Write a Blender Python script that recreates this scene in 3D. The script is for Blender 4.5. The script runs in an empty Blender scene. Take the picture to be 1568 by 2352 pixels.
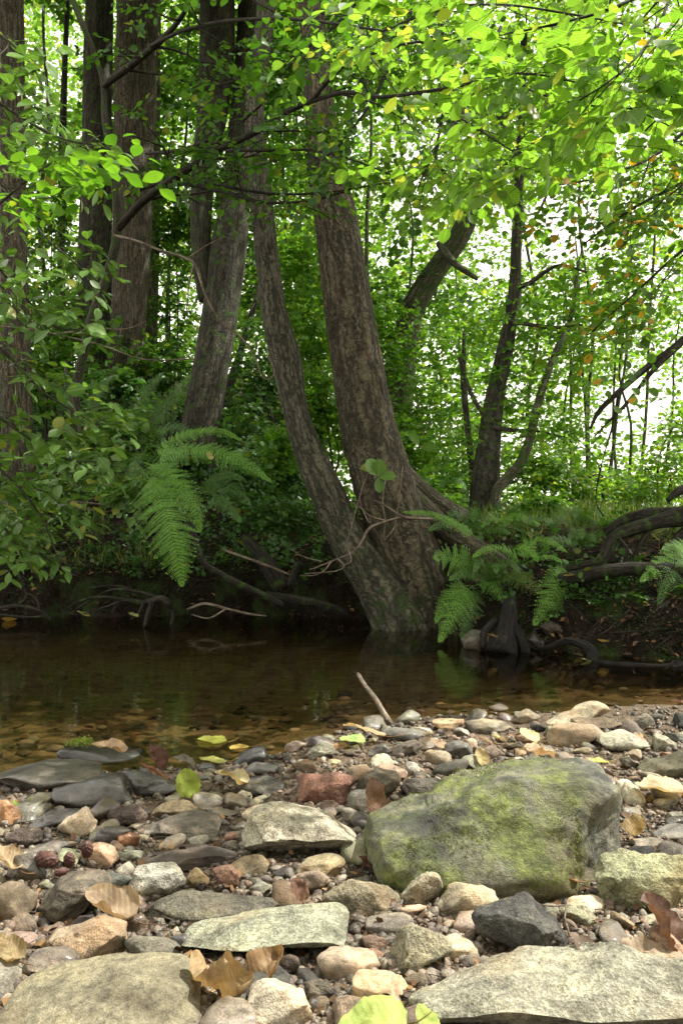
import bpy, math, random
import numpy as np
from mathutils import Vector, Matrix
scene = bpy.context.scene
COL = scene.collection
F, CX, CY, CAMH = 1900.0, 784.0, 1176.0, 0.65
def P(u, v, Y):
    return np.array([(u-CX)/F*Y, Y, CAMH-(v-CY)/F*Y])
def pts(l):
    return np.array([P(*p) for p in l])

# ---------------------------------------------------------------- noise
def _hash(ix, iy, iz):
    h = (ix*374761393 + iy*668265263 + iz*1274126177) & 0x7fffffff
    h = ((h ^ (h >> 13))*1103515245) & 0x7fffffff
    h = ((h ^ (h >> 15))*668265263) & 0x7fffffff
    return ((h ^ (h >> 16)) & 0xffffff)/float(0xffffff)*2-1
def vnoise(p):
    p = np.asarray(p, float)
    i = np.floor(p).astype(np.int64); f = p-i; f = f*f*f*(f*(f*6-15)+10)
    r = 0
    for dx in (0, 1):
        wx = f[:, 0] if dx else 1-f[:, 0]
        for dy in (0, 1):
            wy = f[:, 1] if dy else 1-f[:, 1]
            for dz in (0, 1):
                wz = f[:, 2] if dz else 1-f[:, 2]
                r = r+wx*wy*wz*_hash(i[:, 0]+dx, i[:, 1]+dy, i[:, 2]+dz)
    return r
def fbm(p, oc=4, gain=.5):
    r = 0; a = 1; s = 0
    p = np.asarray(p, float)
    for k in range(oc):
        r = r+a*vnoise(p*(2.03**k)+k*17.3); s += a; a *= gain
    return r/s
def smooth(a, b, x):
    t = np.clip((np.asarray(x, float)-a)/(b-a), 0, 1)
    return t*t*(3-2*t)
def nrm(a):
    a = np.asarray(a, float)
    return a/np.maximum(np.linalg.norm(a, axis=-1, keepdims=True), 1e-9)

# ---------------------------------------------------------------- mesh output
def mesh(name, V, Fc, attrs=None, smooth_=True):
    """V (n,3); Fc array (m,3|4) or a list of such arrays; attrs {name: (n,)|(n,3)}"""
    me = bpy.data.meshes.new(name)
    if not isinstance(Fc, list): Fc = [Fc]
    Fc = [np.asarray(f, np.int32) for f in Fc if len(f)]
    V = np.ascontiguousarray(V, dtype=np.float32)
    nl = sum(f.size for f in Fc); npoly = sum(len(f) for f in Fc)
    me.vertices.add(len(V)); me.vertices.foreach_set('co', V.ravel())
    me.loops.add(nl); me.loops.foreach_set('vertex_index', np.concatenate([f.ravel() for f in Fc]).astype(np.int32))
    st = []; o = 0
    for f in Fc:
        st.append(o+np.arange(len(f))*f.shape[1]); o += f.size
    me.polygons.add(npoly); me.polygons.foreach_set('loop_start', np.concatenate(st).astype(np.int32))
    me.polygons.foreach_set('use_smooth', np.full(npoly, bool(smooth_)))
    me.update(calc_edges=True)
    for k, a in (attrs or {}).items():
        a = np.asarray(a, np.float32)
        if a.ndim == 1:
            t = me.attributes.new(k, 'FLOAT', 'POINT'); t.data.foreach_set('value', a)
        else:
            t = me.attributes.new(k, 'FLOAT_VECTOR', 'POINT'); t.data.foreach_set('vector', np.ascontiguousarray(a).ravel())
    return me
def obj(name, me, mat, parent=None, loc=None):
    o = bpy.data.objects.new(name, me); COL.objects.link(o)
    if mat is not None and len(me.materials) == 0: me.materials.append(mat)
    if parent is not None: o.parent = parent
    if loc is not None: o.location = loc
    return o
def empty(name, loc=(0, 0, 0)):
    o = bpy.data.objects.new(name, None); COL.objects.link(o); o.location = [float(c) for c in loc]; o.empty_display_size = .1
    return o
def tag(o, label=None, cat=None, group=None, kind=None):
    if label: o['label'] = label
    if cat: o['category'] = cat
    if group: o['group'] = group
    if kind: o['kind'] = kind
    return o
class Geo:
    """collects pieces: verts, tris, quads, attributes"""
    def __init__(s): s.V = []; s.T = []; s.Q = []; s.A = {}; s.n = 0
    def add(s, V, T=None, Q=None, **A):
        V = np.asarray(V, float)
        if T is not None and len(T): s.T.append(np.asarray(T)+s.n)
        if Q is not None and len(Q): s.Q.append(np.asarray(Q)+s.n)
        s.V.append(V); 
        for k, a in A.items(): s.A.setdefault(k, []).append(np.asarray(a, float))
        s.n += len(V)
    def build(s, name, mat, parent=None, origin=None, sm=True):
        V = np.concatenate(s.V)
        o0 = np.zeros(3)
        if origin is not None: o0 = np.array(origin, float); V = V-o0
        fc = []
        if s.T: fc.append(np.concatenate(s.T))
        if s.Q: fc.append(np.concatenate(s.Q))
        at = {k: np.concatenate(a) for k, a in s.A.items()}
        at = {k: a for k, a in at.items() if len(a) == len(V)}
        me = mesh(name, V, fc, at, sm)
        o = obj(name, me, mat)
        if parent is not None:
            o.parent = parent; o.location = [float(c) for c in (o0-np.array(parent.matrix_basis.translation if parent.parent is None else world_of(parent)))]
        else: o.location = [float(c) for c in o0]
        return o
def world_of(o):
    w = np.array(o.location)
    while o.parent is not None:
        o = o.parent; w = w+np.array(o.location)
    return w

def catmull(p, step):
    p = np.asarray(p, float)
    if len(p) < 2: return p
    e = np.vstack([2*p[0]-p[1], p, 2*p[-1]-p[-2]])
    out = []
    for i in range(1, len(e)-2):
        L = np.linalg.norm(e[i+1, :3]-e[i, :3]); n = max(1, int(round(L/step)))
        t = (np.arange(n)/n)[:, None]
        a, b, c, d = e[i-1], e[i], e[i+1], e[i+2]
        out.append(.5*((2*b)+(-a+c)*t+(2*a-5*b+4*c-d)*t**2+(-a+3*b-3*c+d)*t**3))
    out.append(p[-1][None])
    return np.vstack(out)

def tube(path, K=8, step=.05, disp=None, taper_end=True, s0=0.):
    """path: (n,4) points+radius. returns V,T,Q,bc"""
    path = catmull(np.asarray(path, float), step)
    p = path[:, :3]; r = np.maximum(path[:, 3], .0004)
    n = len(p)
    tg = nrm(np.gradient(p, axis=0)) if n > 2 else nrm(np.repeat((p[-1]-p[0])[None], n, 0))
    up = np.array([0, 1., 0]) if abs(tg[0][1]) < .9 else np.array([1., 0, 0])
    x = nrm(np.cross(tg[0], up)); X = [x]
    for i in range(1, n):
        x = nrm(X[-1]-tg[i]*np.dot(X[-1], tg[i])); X.append(x)
    X = np.array(X); Yv = np.cross(tg, X)
    s = np.concatenate([[0], np.cumsum(np.linalg.norm(np.diff(p, axis=0), axis=1))])+s0
    th = np.arange(K)/K*2*np.pi
    c, sn = np.cos(th), np.sin(th)
    rm = float(np.median(r))
    bc = np.stack([np.repeat((rm*c)[None], n, 0), np.repeat((rm*sn)[None], n, 0), np.repeat(s[:, None], K, 1)], -1)
    rr = np.repeat(r[:, None], K, 1)
    if disp is not None: rr = rr+disp(bc.reshape(-1, 3), rr.ravel()).reshape(n, K)
    V = p[:, None]+X[:, None]*(rr*c)[..., None]+Yv[:, None]*(rr*sn)[..., None]
    i = np.arange(n-1)[:, None]*K; j = np.arange(K)[None]; j2 = (j+1) % K
    Q = np.stack([i+j, i+j2, i+K+j2, i+K+j], -1).reshape(-1, 4)
    V = V.reshape(-1, 3); bc = bc.reshape(-1, 3)
    V = np.vstack([V, p[:1], p[-1:]]); bc = np.vstack([bc, bc[:1]*[0, 0, 1], bc[-1:]*[0, 0, 1]])
    a = len(V)-2; b = len(V)-1
    T = [[a, (k+1) % K, k] for k in range(K)]+[[b, (n-1)*K+k, (n-1)*K+(k+1) % K] for k in range(K)]
    return V, np.array(T), Q, bc
def add_tube(g, path, K=6, step=.05, disp=None, s0=0.):
    V, T, Q, bc = tube(path, K, step, disp, s0=s0)
    g.add(V, T, Q, bc=bc)
def bark_disp(amp, seed=0, fs=1., low=.06):
    def f(bc, r):
        q = bc*np.array([28, 28, 7.])*fs+seed
        ridg = 1-np.abs(fbm(q, 3))*2
        lo = fbm(bc*np.array([5, 5, 2.])+seed*3.1, 2)
        return amp*(ridg-.4)+low*lo*r
    return f

# ---------------------------------------------------------------- ground height
def Yw(x): return np.interp(x, [-8, -2.1, -.5, .05, .4, .54, .64, .83, 1.44, 5], [5.3, 5.06, 5.15, 4.98, 4.8, 4.62, 4.1, 3.86, 3.55, 3.2])
def Yn(x): return np.interp(x, [-6, -.82, -.42, -.16, -.08, .05, .29, .72, 1.14, 4], [1.9, 1.98, 2.06, 2.17, 2.31, 2.47, 2.57, 2.66, 2.77, 3.0])
def height(x, y):
    x = np.atleast_1d(np.asarray(x, float)); y = np.atleast_1d(np.asarray(y, float))
    p = np.stack([x, y, x*0], -1)
    n1 = fbm(p*1.7, 3); n2 = fbm(p*9+5, 3); n3 = fbm(p*30+9, 2)
    yn = Yn(x)+.05*n2; yw = Yw(x)+.06*n2
    dn = yn-y
    z = np.where(dn > 0, .010+np.minimum(dn, 3)*.012+.010*n2*smooth(0, .3, dn)+.003*n3, 0)
    bed = -.13*smooth(0, 1.1, -dn)*(1-.25*n1)-.004+.012*n3*smooth(0, .2, -dn)
    z = np.where(dn <= 0, bed, z)
    d = y-yw
    right = smooth(.35, 1.0, x)
    left = smooth(.4, -1.3, x)
    topr = .30*smooth(0, .35, d)+.24*smooth(.3, 1.5, d)+.07*smooth(1.2, 4, d)
    topl = .30*smooth(0, .22, d)+.30*smooth(.2, 1.3, d)+.25*np.clip(d-.9, 0, 12)*left
    mid = right
    zz = topl*(1-mid)+topr*mid
    zz = zz+.05*n2*smooth(0, .5, d)+.12*n1*smooth(.3, 1.5, d)*(.3+.7*left)+.012*n3
    w = smooth(-.12, .1, d)
    z = z*(1-w)+(zz-.03*(1-smooth(0, .1, d)))*w
    return z
def gz(x, y): return float(height(x, y)[0])

# ---------------------------------------------------------------- materials
class NT:
    def __init__(s, name):
        s.m = bpy.data.materials.new(name); s.m.use_nodes = True; s.t = s.m.node_tree; s.t.nodes.clear()
        s.out = s.t.nodes.new('ShaderNodeOutputMaterial')
    def n(s, ty, ins=None, **kw):
        d = s.t.nodes.new('ShaderNode'+ty)
        for k, v in kw.items(): setattr(d, k, v)
        for k, v in (ins or {}).items():
            if hasattr(v, 'is_output'): s.t.links.new(v, d.inputs[k])
            else: d.inputs[k].default_value = v
        return d
    def link(s, a, b): s.t.links.new(a, b)
    def mix(s, f, a, b, blend='MIX'):
        d = s.t.nodes.new('ShaderNodeMix'); d.data_type = 'RGBA'; d.blend_type = blend
        for i, v in ((0, f), (6, a), (7, b)):
            if hasattr(v, 'is_output'): s.t.links.new(v, d.inputs[i])
            else: d.inputs[i].default_value = (v if i == 0 else (*v[:3], 1)) if not isinstance(v, (int, float)) or i == 0 else (v, v, v, 1)
        return d.outputs[2]
    def ramp(s, f, stops):
        d = s.t.nodes.new('ShaderNodeValToRGB'); s.t.links.new(f, d.inputs[0])
        e = d.color_ramp.elements
        while len(e) < len(stops): e.new(.5)
        for el, (p, c) in zip(e, stops):
            el.position = p; el.color = (*c, 1) if hasattr(c, '__len__') else (c, c, c, 1)
        return d.outputs[0]
    def noise(s, vec, sc, det=4, ro=.55, dist=0.):
        i = {'Scale': sc, 'Detail': det, 'Roughness': ro, 'Distortion': dist}
        if vec is not None: i['Vector'] = vec
        return s.n('TexNoise', i).outputs['Fac']
    def math(s, op, a, b=0., clamp=False):
        d = s.t.nodes.new('ShaderNodeMath'); d.operation = op; d.use_clamp = clamp
        for i, v in ((0, a), (1, b)):
            if hasattr(v, 'is_output'): s.t.links.new(v, d.inputs[i])
            else: d.inputs[i].default_value = v
        return d.outputs[0]
    def bump(s, h, dist, strength=1., nrm_=None):
        i = {'Height': h, 'Distance': dist, 'Strength': strength}
        if nrm_ is not None: i['Normal'] = nrm_
        return s.n('Bump', i).outputs[0]
    def done(s, sh): s.t.links.new(sh, s.out.inputs[0]); return s.m
    def attr(s, name, o='Vector'): return s.n('Attribute', attribute_name=name).outputs[o]
    def pbsdf(s, col, rough, nor=None, spec=.5, **kw):
        i = {'Base Color': col, 'Roughness': rough, 'Specular IOR Level': spec}
        if not hasattr(col, 'is_output'): i['Base Color'] = (*col[:3], 1)
        if nor is not None: i['Normal'] = nor
        i.update(kw)
        return s.n('BsdfPrincipled', i).outputs[0]

def leaf_mat(name, c0, c1, c2=None, f2=.9, trans=.45, rough=.42, veins=False, tcol=None):
    t = NT(name)
    r = t.attr('rnd', 'Fac')
    col = t.mix(r, c0, c1)
    if c2 is not None:
        col = t.mix(t.math('GREATER_THAN', r, f2), col, c2)
    if veins:
        lc = t.attr('lc')
        sp = t.n('SeparateXYZ', {0: lc})
        ax = t.math('ABSOLUTE', sp.outputs[0])
        q = t.math('ADD', sp.outputs[1], t.math('MULTIPLY', ax, -.9))
        w = t.math('PINGPONG', t.math('MULTIPLY', q, 8.), .5)
        line = t.math('LESS_THAN', w, .07)
        mid = t.math('LESS_THAN', ax, .018)
        ln = t.math('MAXIMUM', line, mid)
        col = t.mix(t.math('MULTIPLY', ln, .45), col, (.35, .42, .12))
        vo = t.n('TexNoise', {'Vector': t.attr('lr'), 'Scale': 3.2, 'Detail': 2.}).outputs['Fac']
        sp2 = t.math('GREATER_THAN', vo, .70)
        col = t.mix(t.math('MULTIPLY', sp2, .8), col, (.16, .09, .03))
    nn = t.noise(t.n('NewGeometry').outputs['Position'], 60, 2)
    col = t.mix(.35, col, t.mix(nn, (.3, .3, .3), (1.1, 1.1, 1.1)), 'MULTIPLY')
    p = t.pbsdf(col, rough, spec=.45)
    tc = t.mix(1., col, tcol or (1.98, 1.97, .78), 'MULTIPLY')
    tr = t.n('BsdfTranslucent', {'Color': tc}).outputs[0]
    mx = t.n('MixShader', {0: trans, 1: p, 2: tr}).outputs[0]
    return t.done(mx)

def bark_mat(name, dark, lightc, scale=1., moss=.0, plate=1., bump=.02, mossbase=0.):
    t = NT(name)
    bc = t.attr('bc')
    wv = t.n('TexNoise', {'Vector': bc, 'Scale': 30.*scale, 'Detail': 3.}).outputs['Color']
    bw = t.mix(.022/scale, bc, wv)
    mpa = t.n('Mapping', {'Vector': bw, 'Scale': (1, 1, .09)}).outputs[0]
    mpb = t.n('Mapping', {'Vector': bw, 'Scale': (1, 1, .45)}).outputs[0]
    fn = t.noise(mpa, 52*scale, 3, .5)
    fur = t.math('MULTIPLY', t.math('ABSOLUTE', t.math('SUBTRACT', fn, .5)), 2.)
    cr = t.ramp(fur, [(.0, 0.), (.24, 1.)])
    v = t.n('TexVoronoi', {'Vector': mpb, 'Scale': 50.*scale}, feature='DISTANCE_TO_EDGE').outputs['Distance']
    v2 = t.n('TexVoronoi', {'Vector': mpb, 'Scale': 50.*scale}).outputs['Color']
    fl = t.ramp(v, [(.0, .35), (.12, 1.)])
    n1 = t.noise(mpb, 120*scale, 6, .7)
    n2 = t.noise(bc, 7, 5, .6)
    cellv = t.n('SeparateColor', {0: v2}).outputs[0]
    base = t.mix(t.ramp(n1, [(.32, 0.), (.68, 1.)]), dark, lightc)
    base = t.mix(t.math('MULTIPLY', cellv, .25), base, [c*1.6 for c in lightc])
    base = t.mix(t.math('MULTIPLY', t.math('SUBTRACT', 1., fl), .6), base, [c*.45 for c in dark])
    base = t.mix(t.math('MULTIPLY', t.math('SUBTRACT', 1., cr), .9), base, [c*.28 for c in dark])
    base = t.mix(t.ramp(n2, [(.40, 0.), (.75, .8)]), base, t.mix(1., base, (.62, .72, .6), 'MULTIPLY'))
    n5 = t.noise(bc, 22, 5, .7)
    base = t.mix(t.ramp(n5, [(.64, 0.), (.72, .3)]), base, (.14, .15, .11))
    cr = t.math('MULTIPLY', cr, fl)
    if moss or mossbase:
        n3 = t.noise(bc, 16, 5, .6)
        th = t.ramp(n3, [(max(0, .62-moss*.3), 0.), (.72-moss*.3, 1.)])
        if mossbase:
            z = t.n('SeparateXYZ', {0: bc}).outputs[2]
            k = t.n('MapRange', {'Value': z, 'From Min': mossbase, 'From Max': 0., 'To Min': 0., 'To Max': 1.}).outputs[0]
            th = t.math('MULTIPLY', th, k)
        base = t.mix(th, base, (.035, .07, .012))
    h = t.math('ADD', t.math('MULTIPLY', cr, .6), t.math('MULTIPLY', n1, .7))
    return t.done(t.pbsdf(base, .82, t.bump(h, bump, .9), spec=.25))

def rock_mat(name, wet=0., speck=.5, moss=0., stripes=0., bmp=.012, gran=1., tint=None):
    t = NT(name)
    tc = t.n('TexCoord').outputs['Object']
    oi = t.n('ObjectInfo')
    rnd = oi.outputs['Random']
    off = t.n('CombineXYZ', {0: t.math('MULTIPLY', rnd, 37.), 1: t.math('MULTIPLY', rnd, 11.), 2: 0.}).outputs[0]
    vec = t.n('VectorMath', {0: tc, 1: off}, operation='ADD').outputs[0]
    base = oi.outputs['Color']
    n1 = t.noise(vec, 14, 5, .6); n2 = t.noise(vec, 75, 5, .65); n3 = t.noise(vec, 420*gran, 3, .7)
    n4 = t.noise(vec, 5, 4, .6)
    col = t.mix(1., base, t.ramp(n1, [(.3, (.40, .37, .32)), (.5, (.92, .9, .84)), (.72, (1.45, 1.36, 1.12))]), 'MULTIPLY')
    col = t.mix(1., col, t.ramp(n2, [(.3, .5), (.5, 1.), (.7, 1.45)]), 'MULTIPLY')
    col = t.mix(speck, col, t.mix(1., col, t.ramp(n3, [(.34, .4), (.5, .95), (.64, 1.6)]), 'MULTIPLY'))
    col = t.mix(t.ramp(n4, [(.52, 0.), (.72, .55)]), col, t.mix(1., base, (1.25, .85, .5), 'MULTIPLY'))
    if stripes:
        w = t.n('TexWave', {'Vector': vec, 'Scale': 22., 'Distortion': 5., 'Detail': 3.}, bands_direction='Z').outputs['Fac']
        col = t.mix(stripes, col, t.mix(1., col, t.ramp(w, [(.2, .45), (.8, 1.3)]), 'MULTIPLY'))
    rough = .8-.5*wet
    if moss:
        nm = t.noise(vec, 11, 5, .62); nf = t.noise(vec, 160, 4, .7); ns = t.noise(vec, 38, 4, .65)
        z = t.n('SeparateXYZ', {0: tc})
        m = t.math('ADD', t.ramp(nm, [(.42, 0.), (.60, 1.)]), t.math('MULTIPLY', t.ramp(ns, [(.4, 0.), (.65, 1.)]), .35))
        edge = t.n('MapRange', {'Value': z.outputs[0], 'From Min': .155, 'From Max': .09, 'To Min': 0., 'To Max': 1.}).outputs[0]
        low = t.n('MapRange', {'Value': z.outputs[2], 'From Min': -.085, 'From Max': -.03, 'To Min': 0., 'To Max': 1.}).outputs[0]
        m = t.math('MULTIPLY', t.math('MULTIPLY', m, edge), low, True)
        mc = t.mix(t.ramp(ns, [(.35, 0.), (.65, 1.)]), (.070, .080, .030), (.19, .22, .065))
        mc = t.mix(.6, mc, t.ramp(nf, [(.3, .35), (.7, 1.6)]), 'MULTIPLY')
        col = t.mix(t.math('MULTIPLY', m, moss, True), col, mc)
        dk = t.ramp(t.noise(vec, 7, 4, .6), [(.36, .9), (.46, 0.)])
        col = t.mix(t.math('MULTIPLY', dk, .75), col, (.028, .030, .030))
    if tint is not None: col = t.mix(1., col, tint, 'MULTIPLY')
    h = t.math('ADD', t.math('MULTIPLY', n2, .6), t.math('MULTIPLY', n3, .22))
    h = t.math('ADD', h, t.math('MULTIPLY', n1, 1.2))
    nb = t.bump(h, bmp, .9)
    rr = t.n('MapRange', {'Value': n2, 'To Min': rough-.12, 'To Max': rough+.15}).outputs[0]
    kw = {}
    if wet: kw = {'Coat Weight': .4*wet, 'Coat Roughness': .12}
    return t.done(t.pbsdf(col, rr, nb, spec=.35+.25*wet, **kw))

M = {}
def make_materials():
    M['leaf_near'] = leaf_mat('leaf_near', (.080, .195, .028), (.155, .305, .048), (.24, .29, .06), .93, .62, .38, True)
    M['leaf_mid'] = leaf_mat('leaf_mid', (.060, .155, .018), (.120, .25, .03), (.17, .22, .02), .95, .50)
    M['leaf_yellowing'] = leaf_mat('leaf_yellowing', (.05, .13, .014), (.10, .20, .02), (.42, .25, .03), .90, .50)
    M['leaf_shrub'] = leaf_mat('leaf_shrub', (.060, .150, .030), (.12, .245, .045), (.24, .26, .04), .95, .32, .36, True, (1.6, 1.7, .8))
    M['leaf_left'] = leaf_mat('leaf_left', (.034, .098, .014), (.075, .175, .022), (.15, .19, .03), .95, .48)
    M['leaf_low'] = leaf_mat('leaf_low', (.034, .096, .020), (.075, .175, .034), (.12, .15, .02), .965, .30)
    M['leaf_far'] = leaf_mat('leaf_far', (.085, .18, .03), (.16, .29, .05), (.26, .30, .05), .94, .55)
    M['leaf_canopy'] = leaf_mat('leaf_canopy', (.04, .11, .015), (.08, .18, .02), None, .9, .35)
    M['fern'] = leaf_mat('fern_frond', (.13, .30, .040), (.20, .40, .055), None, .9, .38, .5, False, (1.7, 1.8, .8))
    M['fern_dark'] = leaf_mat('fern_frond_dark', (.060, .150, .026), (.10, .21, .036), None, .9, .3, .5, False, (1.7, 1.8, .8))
    M['fern_yellow'] = leaf_mat('fern_frond_yellowing', (.09, .15, .025), (.18, .19, .03), (.26, .15, .04), .8, .38, .5)
    M['grass'] = leaf_mat('grass_blade', (.06, .12, .02), (.13, .20, .035), (.30, .26, .12), .85, .45, .5)
    M['moss_clump'] = leaf_mat('moss_leaf', (.02, .045, .008), (.045, .085, .015), None, .9, .2, .7)
    M['bark_alder'] = bark_mat('bark_alder', (.056, .047, .033), (.195, .165, .112), 1., .3, bump=.014, mossbase=.9)
    M['bark_grey'] = bark_mat('bark_grey', (.052, .047, .034), (.185, .170, .122), .9, .35, bump=.014, mossbase=1.)
    M['bark_dark'] = bark_mat('bark_dark', (.034, .031, .022), (.105, .093, .066), .8, .25, bump=.012)
    M['bark_far'] = bark_mat('bark_far', (.070, .060, .042), (.17, .15, .105), .7, .45, bump=.010)
    M['bark_twig'] = bark_mat('bark_twig', (.022, .018, .013), (.060, .050, .036), 2., .2, bump=.002)
    M['bark_sapling'] = bark_mat('bark_sapling', (.050, .045, .032), (.115, .105, .075), 2., .35, bump=.003)
    M['dead_twig'] = bark_mat('dead_twig', (.13, .10, .075), (.34, .27, .21), 2., .0, bump=.002)
    M['root'] = bark_mat('root_wood', (.018, .015, .011), (.060, .050, .038), 1.3, .35, bump=.006)
    M['root_wet'] = bark_mat('root_wet', (.010, .009, .008), (.035, .030, .026), 1.3, .1, bump=.008)
    M['rock'] = rock_mat('stone_dry', 0., .5)
    M['rock_gran'] = rock_mat('stone_granite', 0., .7, bmp=.02, gran=.6)
    M['rock_smooth'] = rock_mat('stone_smooth', .12, .3, bmp=.004)
    M['rock_wet'] = rock_mat('stone_wet', .9, .35, bmp=.007)
    M['rock_slate'] = rock_mat('stone_slate', .25, .4, stripes=.55, bmp=.012)
    M['rock_moss'] = rock_mat('stone_mossy', 0., .35, moss=1., bmp=.014)
    # pebbles: colour from the attribute, one tint per pebble
    t = NT('gravel_pebbles')
    pos = t.n('NewGeometry').outputs['Position']
    pc = t.attr('pc', 'Color')
    n = t.noise(pos, 260, 4, .6)
    c = t.mix(1., pc, t.ramp(n, [(.3, .5), (.7, 1.4)]), 'MULTIPLY')
    wt = t.attr('rnd', 'Fac')
    ro = t.n('MapRange', {'Value': wt, 'From Min': .35, 'From Max': .75, 'To Min': .3, 'To Max': .85}).outputs[0]
    M['gravel'] = t.done(t.pbsdf(c, ro, t.bump(n, .003, .8), spec=.45))
    # ground
    t = NT('ground_soil')
    pos = t.n('NewGeometry').outputs['Position']
    z = t.attr('zone')
    s = t.n('SeparateXYZ', {0: z})
    n1 = t.noise(pos, 6, 5, .6); n2 = t.noise(pos, 45, 5, .7); n3 = t.noise(pos, 260, 3, .7)
    sand = t.mix(t.ramp(n2, [(.3, 0.), (.7, 1.)]), (.060, .042, .030), (.20, .15, .10))
    sand = t.mix(.8, sand, t.ramp(n3, [(.3, .5), (.7, 1.6)]), 'MULTIPLY')
    stripv = t.n('Mapping', {'Vector': pos, 'Scale': (1.2, 5., 1.)}).outputs[0]
    nb = t.noise(stripv, 5, 6, .7)
    bed = t.mix(t.ramp(nb, [(.32, 0.), (.62, 1.)]), (.058, .046, .028), (.175, .148, .095))
    bed = t.mix(t.ramp(n2, [(.55, 0.), (.72, .8)]), bed, (.15, .11, .06))
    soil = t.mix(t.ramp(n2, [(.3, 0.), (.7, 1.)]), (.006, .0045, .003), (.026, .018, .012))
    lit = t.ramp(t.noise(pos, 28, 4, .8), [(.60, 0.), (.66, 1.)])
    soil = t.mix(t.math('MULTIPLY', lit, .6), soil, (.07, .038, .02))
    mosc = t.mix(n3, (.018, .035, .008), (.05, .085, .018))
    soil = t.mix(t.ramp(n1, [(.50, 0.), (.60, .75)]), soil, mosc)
    gr = t.mix(n2, (.04, .07, .015), (.12, .14, .05))
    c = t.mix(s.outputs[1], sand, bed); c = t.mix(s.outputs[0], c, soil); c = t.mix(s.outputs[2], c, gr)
    h = t.math('ADD', n2, t.math('MULTIPLY', n3, .3))
    ro = t.n('MapRange', {'Value': n2, 'To Min': .35, 'To Max': .9}).outputs[0]
    ro = t.math('MAXIMUM', ro, s.outputs[0])
    M['ground'] = t.done(t.pbsdf(c, ro, t.bump(h, .03, .8), spec=.15))
    # water
    t = NT('stream_water')
    pos = t.n('NewGeometry').outputs['Position']
    mp = t.n('Mapping', {'Vector': pos, 'Scale': (1., 2.2, 1.)}).outputs[0]
    n1 = t.noise(mp, 5, 3, .5); n2 = t.noise(mp, 26, 2, .5)
    h = t.math('ADD', n1, t.math('MULTIPLY', n2, .16))
    nb = t.bump(h, .006, .2)
    fr = t.n('Fresnel', {'IOR': 1.333, 'Normal': nb}).outputs[0]
    gl = t.n('BsdfGlossy', {'Color': (1, 1, 1, 1), 'Roughness': .004, 'Normal': nb}).outputs[0]
    tr = t.n('BsdfTransparent', {'Color': (.80, .69, .50, 1)}).outputs[0]
    M['water'] = t.done(t.n('MixShader', {0: fr, 1: tr, 2: gl}).outputs[0])
    # fallen leaves: colour from the object
    def dead(name, trans, veinc):
        t = NT(name)
        oi = t.n('ObjectInfo'); lc = t.attr('lc')
        sp = t.n('SeparateXYZ', {0: lc})
        ax = t.math('ABSOLUTE', sp.outputs[0])
        q = t.math('ADD', sp.outputs[1], t.math('MULTIPLY', ax, -.8))
        w = t.math('PINGPONG', t.math('MULTIPLY', q, 9.), .5)
        ln = t.math('MAXIMUM', t.math('LESS_THAN', w, .06), t.math('LESS_THAN', ax, .014))
        pos = t.n('TexCoord').outputs['Object']
        n = t.noise(pos, 30, 5, .65); n2 = t.noise(pos, 120, 4, .7)
        c = t.mix(1., oi.outputs['Color'], t.ramp(n, [(.3, (.55, .45, .35)), (.55, (1., 1., 1.)), (.75, (1.3, 1.25, 1.))]), 'MULTIPLY')
        c = t.mix(t.ramp(n, [(.62, 0.), (.72, .7)]), c, t.mix(1., oi.outputs['Color'], (.45, .28, .16), 'MULTIPLY'))
        c = t.mix(t.math('MULTIPLY', ln, .3), c, t.mix(1., oi.outputs['Color'], veinc, 'MULTIPLY'))
        hh = t.math('ADD', t.math('MULTIPLY', ln, .5), t.math('MULTIPLY', w, .25)); hh = t.math('ADD', hh, t.math('MULTIPLY', n2, .4))
        p = t.pbsdf(c, .55, t.bump(hh, .004, .8), spec=.3)
        tr = t.n('BsdfTranslucent', {'Color': t.mix(1., c, (1.3, 1.1, .7), 'MULTIPLY')}).outputs[0]
        return t.done(t.n('MixShader', {0: trans, 1: p, 2: tr}).outputs[0])
    M['dead_leaf'] = dead('fallen_leaf', .3, (.6, .45, .35))
    M['live_leaf'] = dead('green_leaf', .4, (1.5, 1.4, 1.2))
    t = NT('alder_cone'); pos = t.n('TexCoord').outputs['Object']; n = t.noise(pos, 300, 3)
    M['cone'] = t.done(t.pbsdf(t.mix(n, (.02, .008, .006), (.12, .045, .03)), .6, t.bump(n, .001)))
make_materials()

# ---------------------------------------------------------------- camera, light, sky
cam = bpy.data.cameras.new('camera'); co = bpy.data.objects.new('camera', cam); COL.objects.link(co)
co.location = (0, 0, CAMH); co.rotation_euler = (math.radians(90), 0, 0)
cam.sensor_fit = 'HORIZONTAL'; cam.sensor_width = 14.9; cam.lens = 14.9*F/1568.0
cam.clip_start = .05; cam.clip_end = 500
scene.camera = co
SUN = np.array([.62, .14, 1.0]); SUN = SUN/np.linalg.norm(SUN)
sl = bpy.data.lights.new('sun', 'SUN'); sl.energy = 5.0; sl.angle = math.radians(.6); sl.color = (1., .955, .86)
so = bpy.data.objects.new('sun', sl); COL.objects.link(so)
so.rotation_euler = Vector(-SUN).to_track_quat('-Z', 'Y').to_euler()
w = bpy.data.worlds.new('World'); scene.world = w; w.use_nodes = True
nt = w.node_tree; bg = nt.nodes['Background']
sky = nt.nodes.new('ShaderNodeTexSky'); sky.sky_type = 'NISHITA'; sky.sun_disc = False
sky.sun_elevation = math.asin(SUN[2]); sky.sun_rotation = math.atan2(SUN[0], SUN[1])
sky.dust_density = 6.; sky.air_density = 1.3; sky.ozone_density = .6
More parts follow.
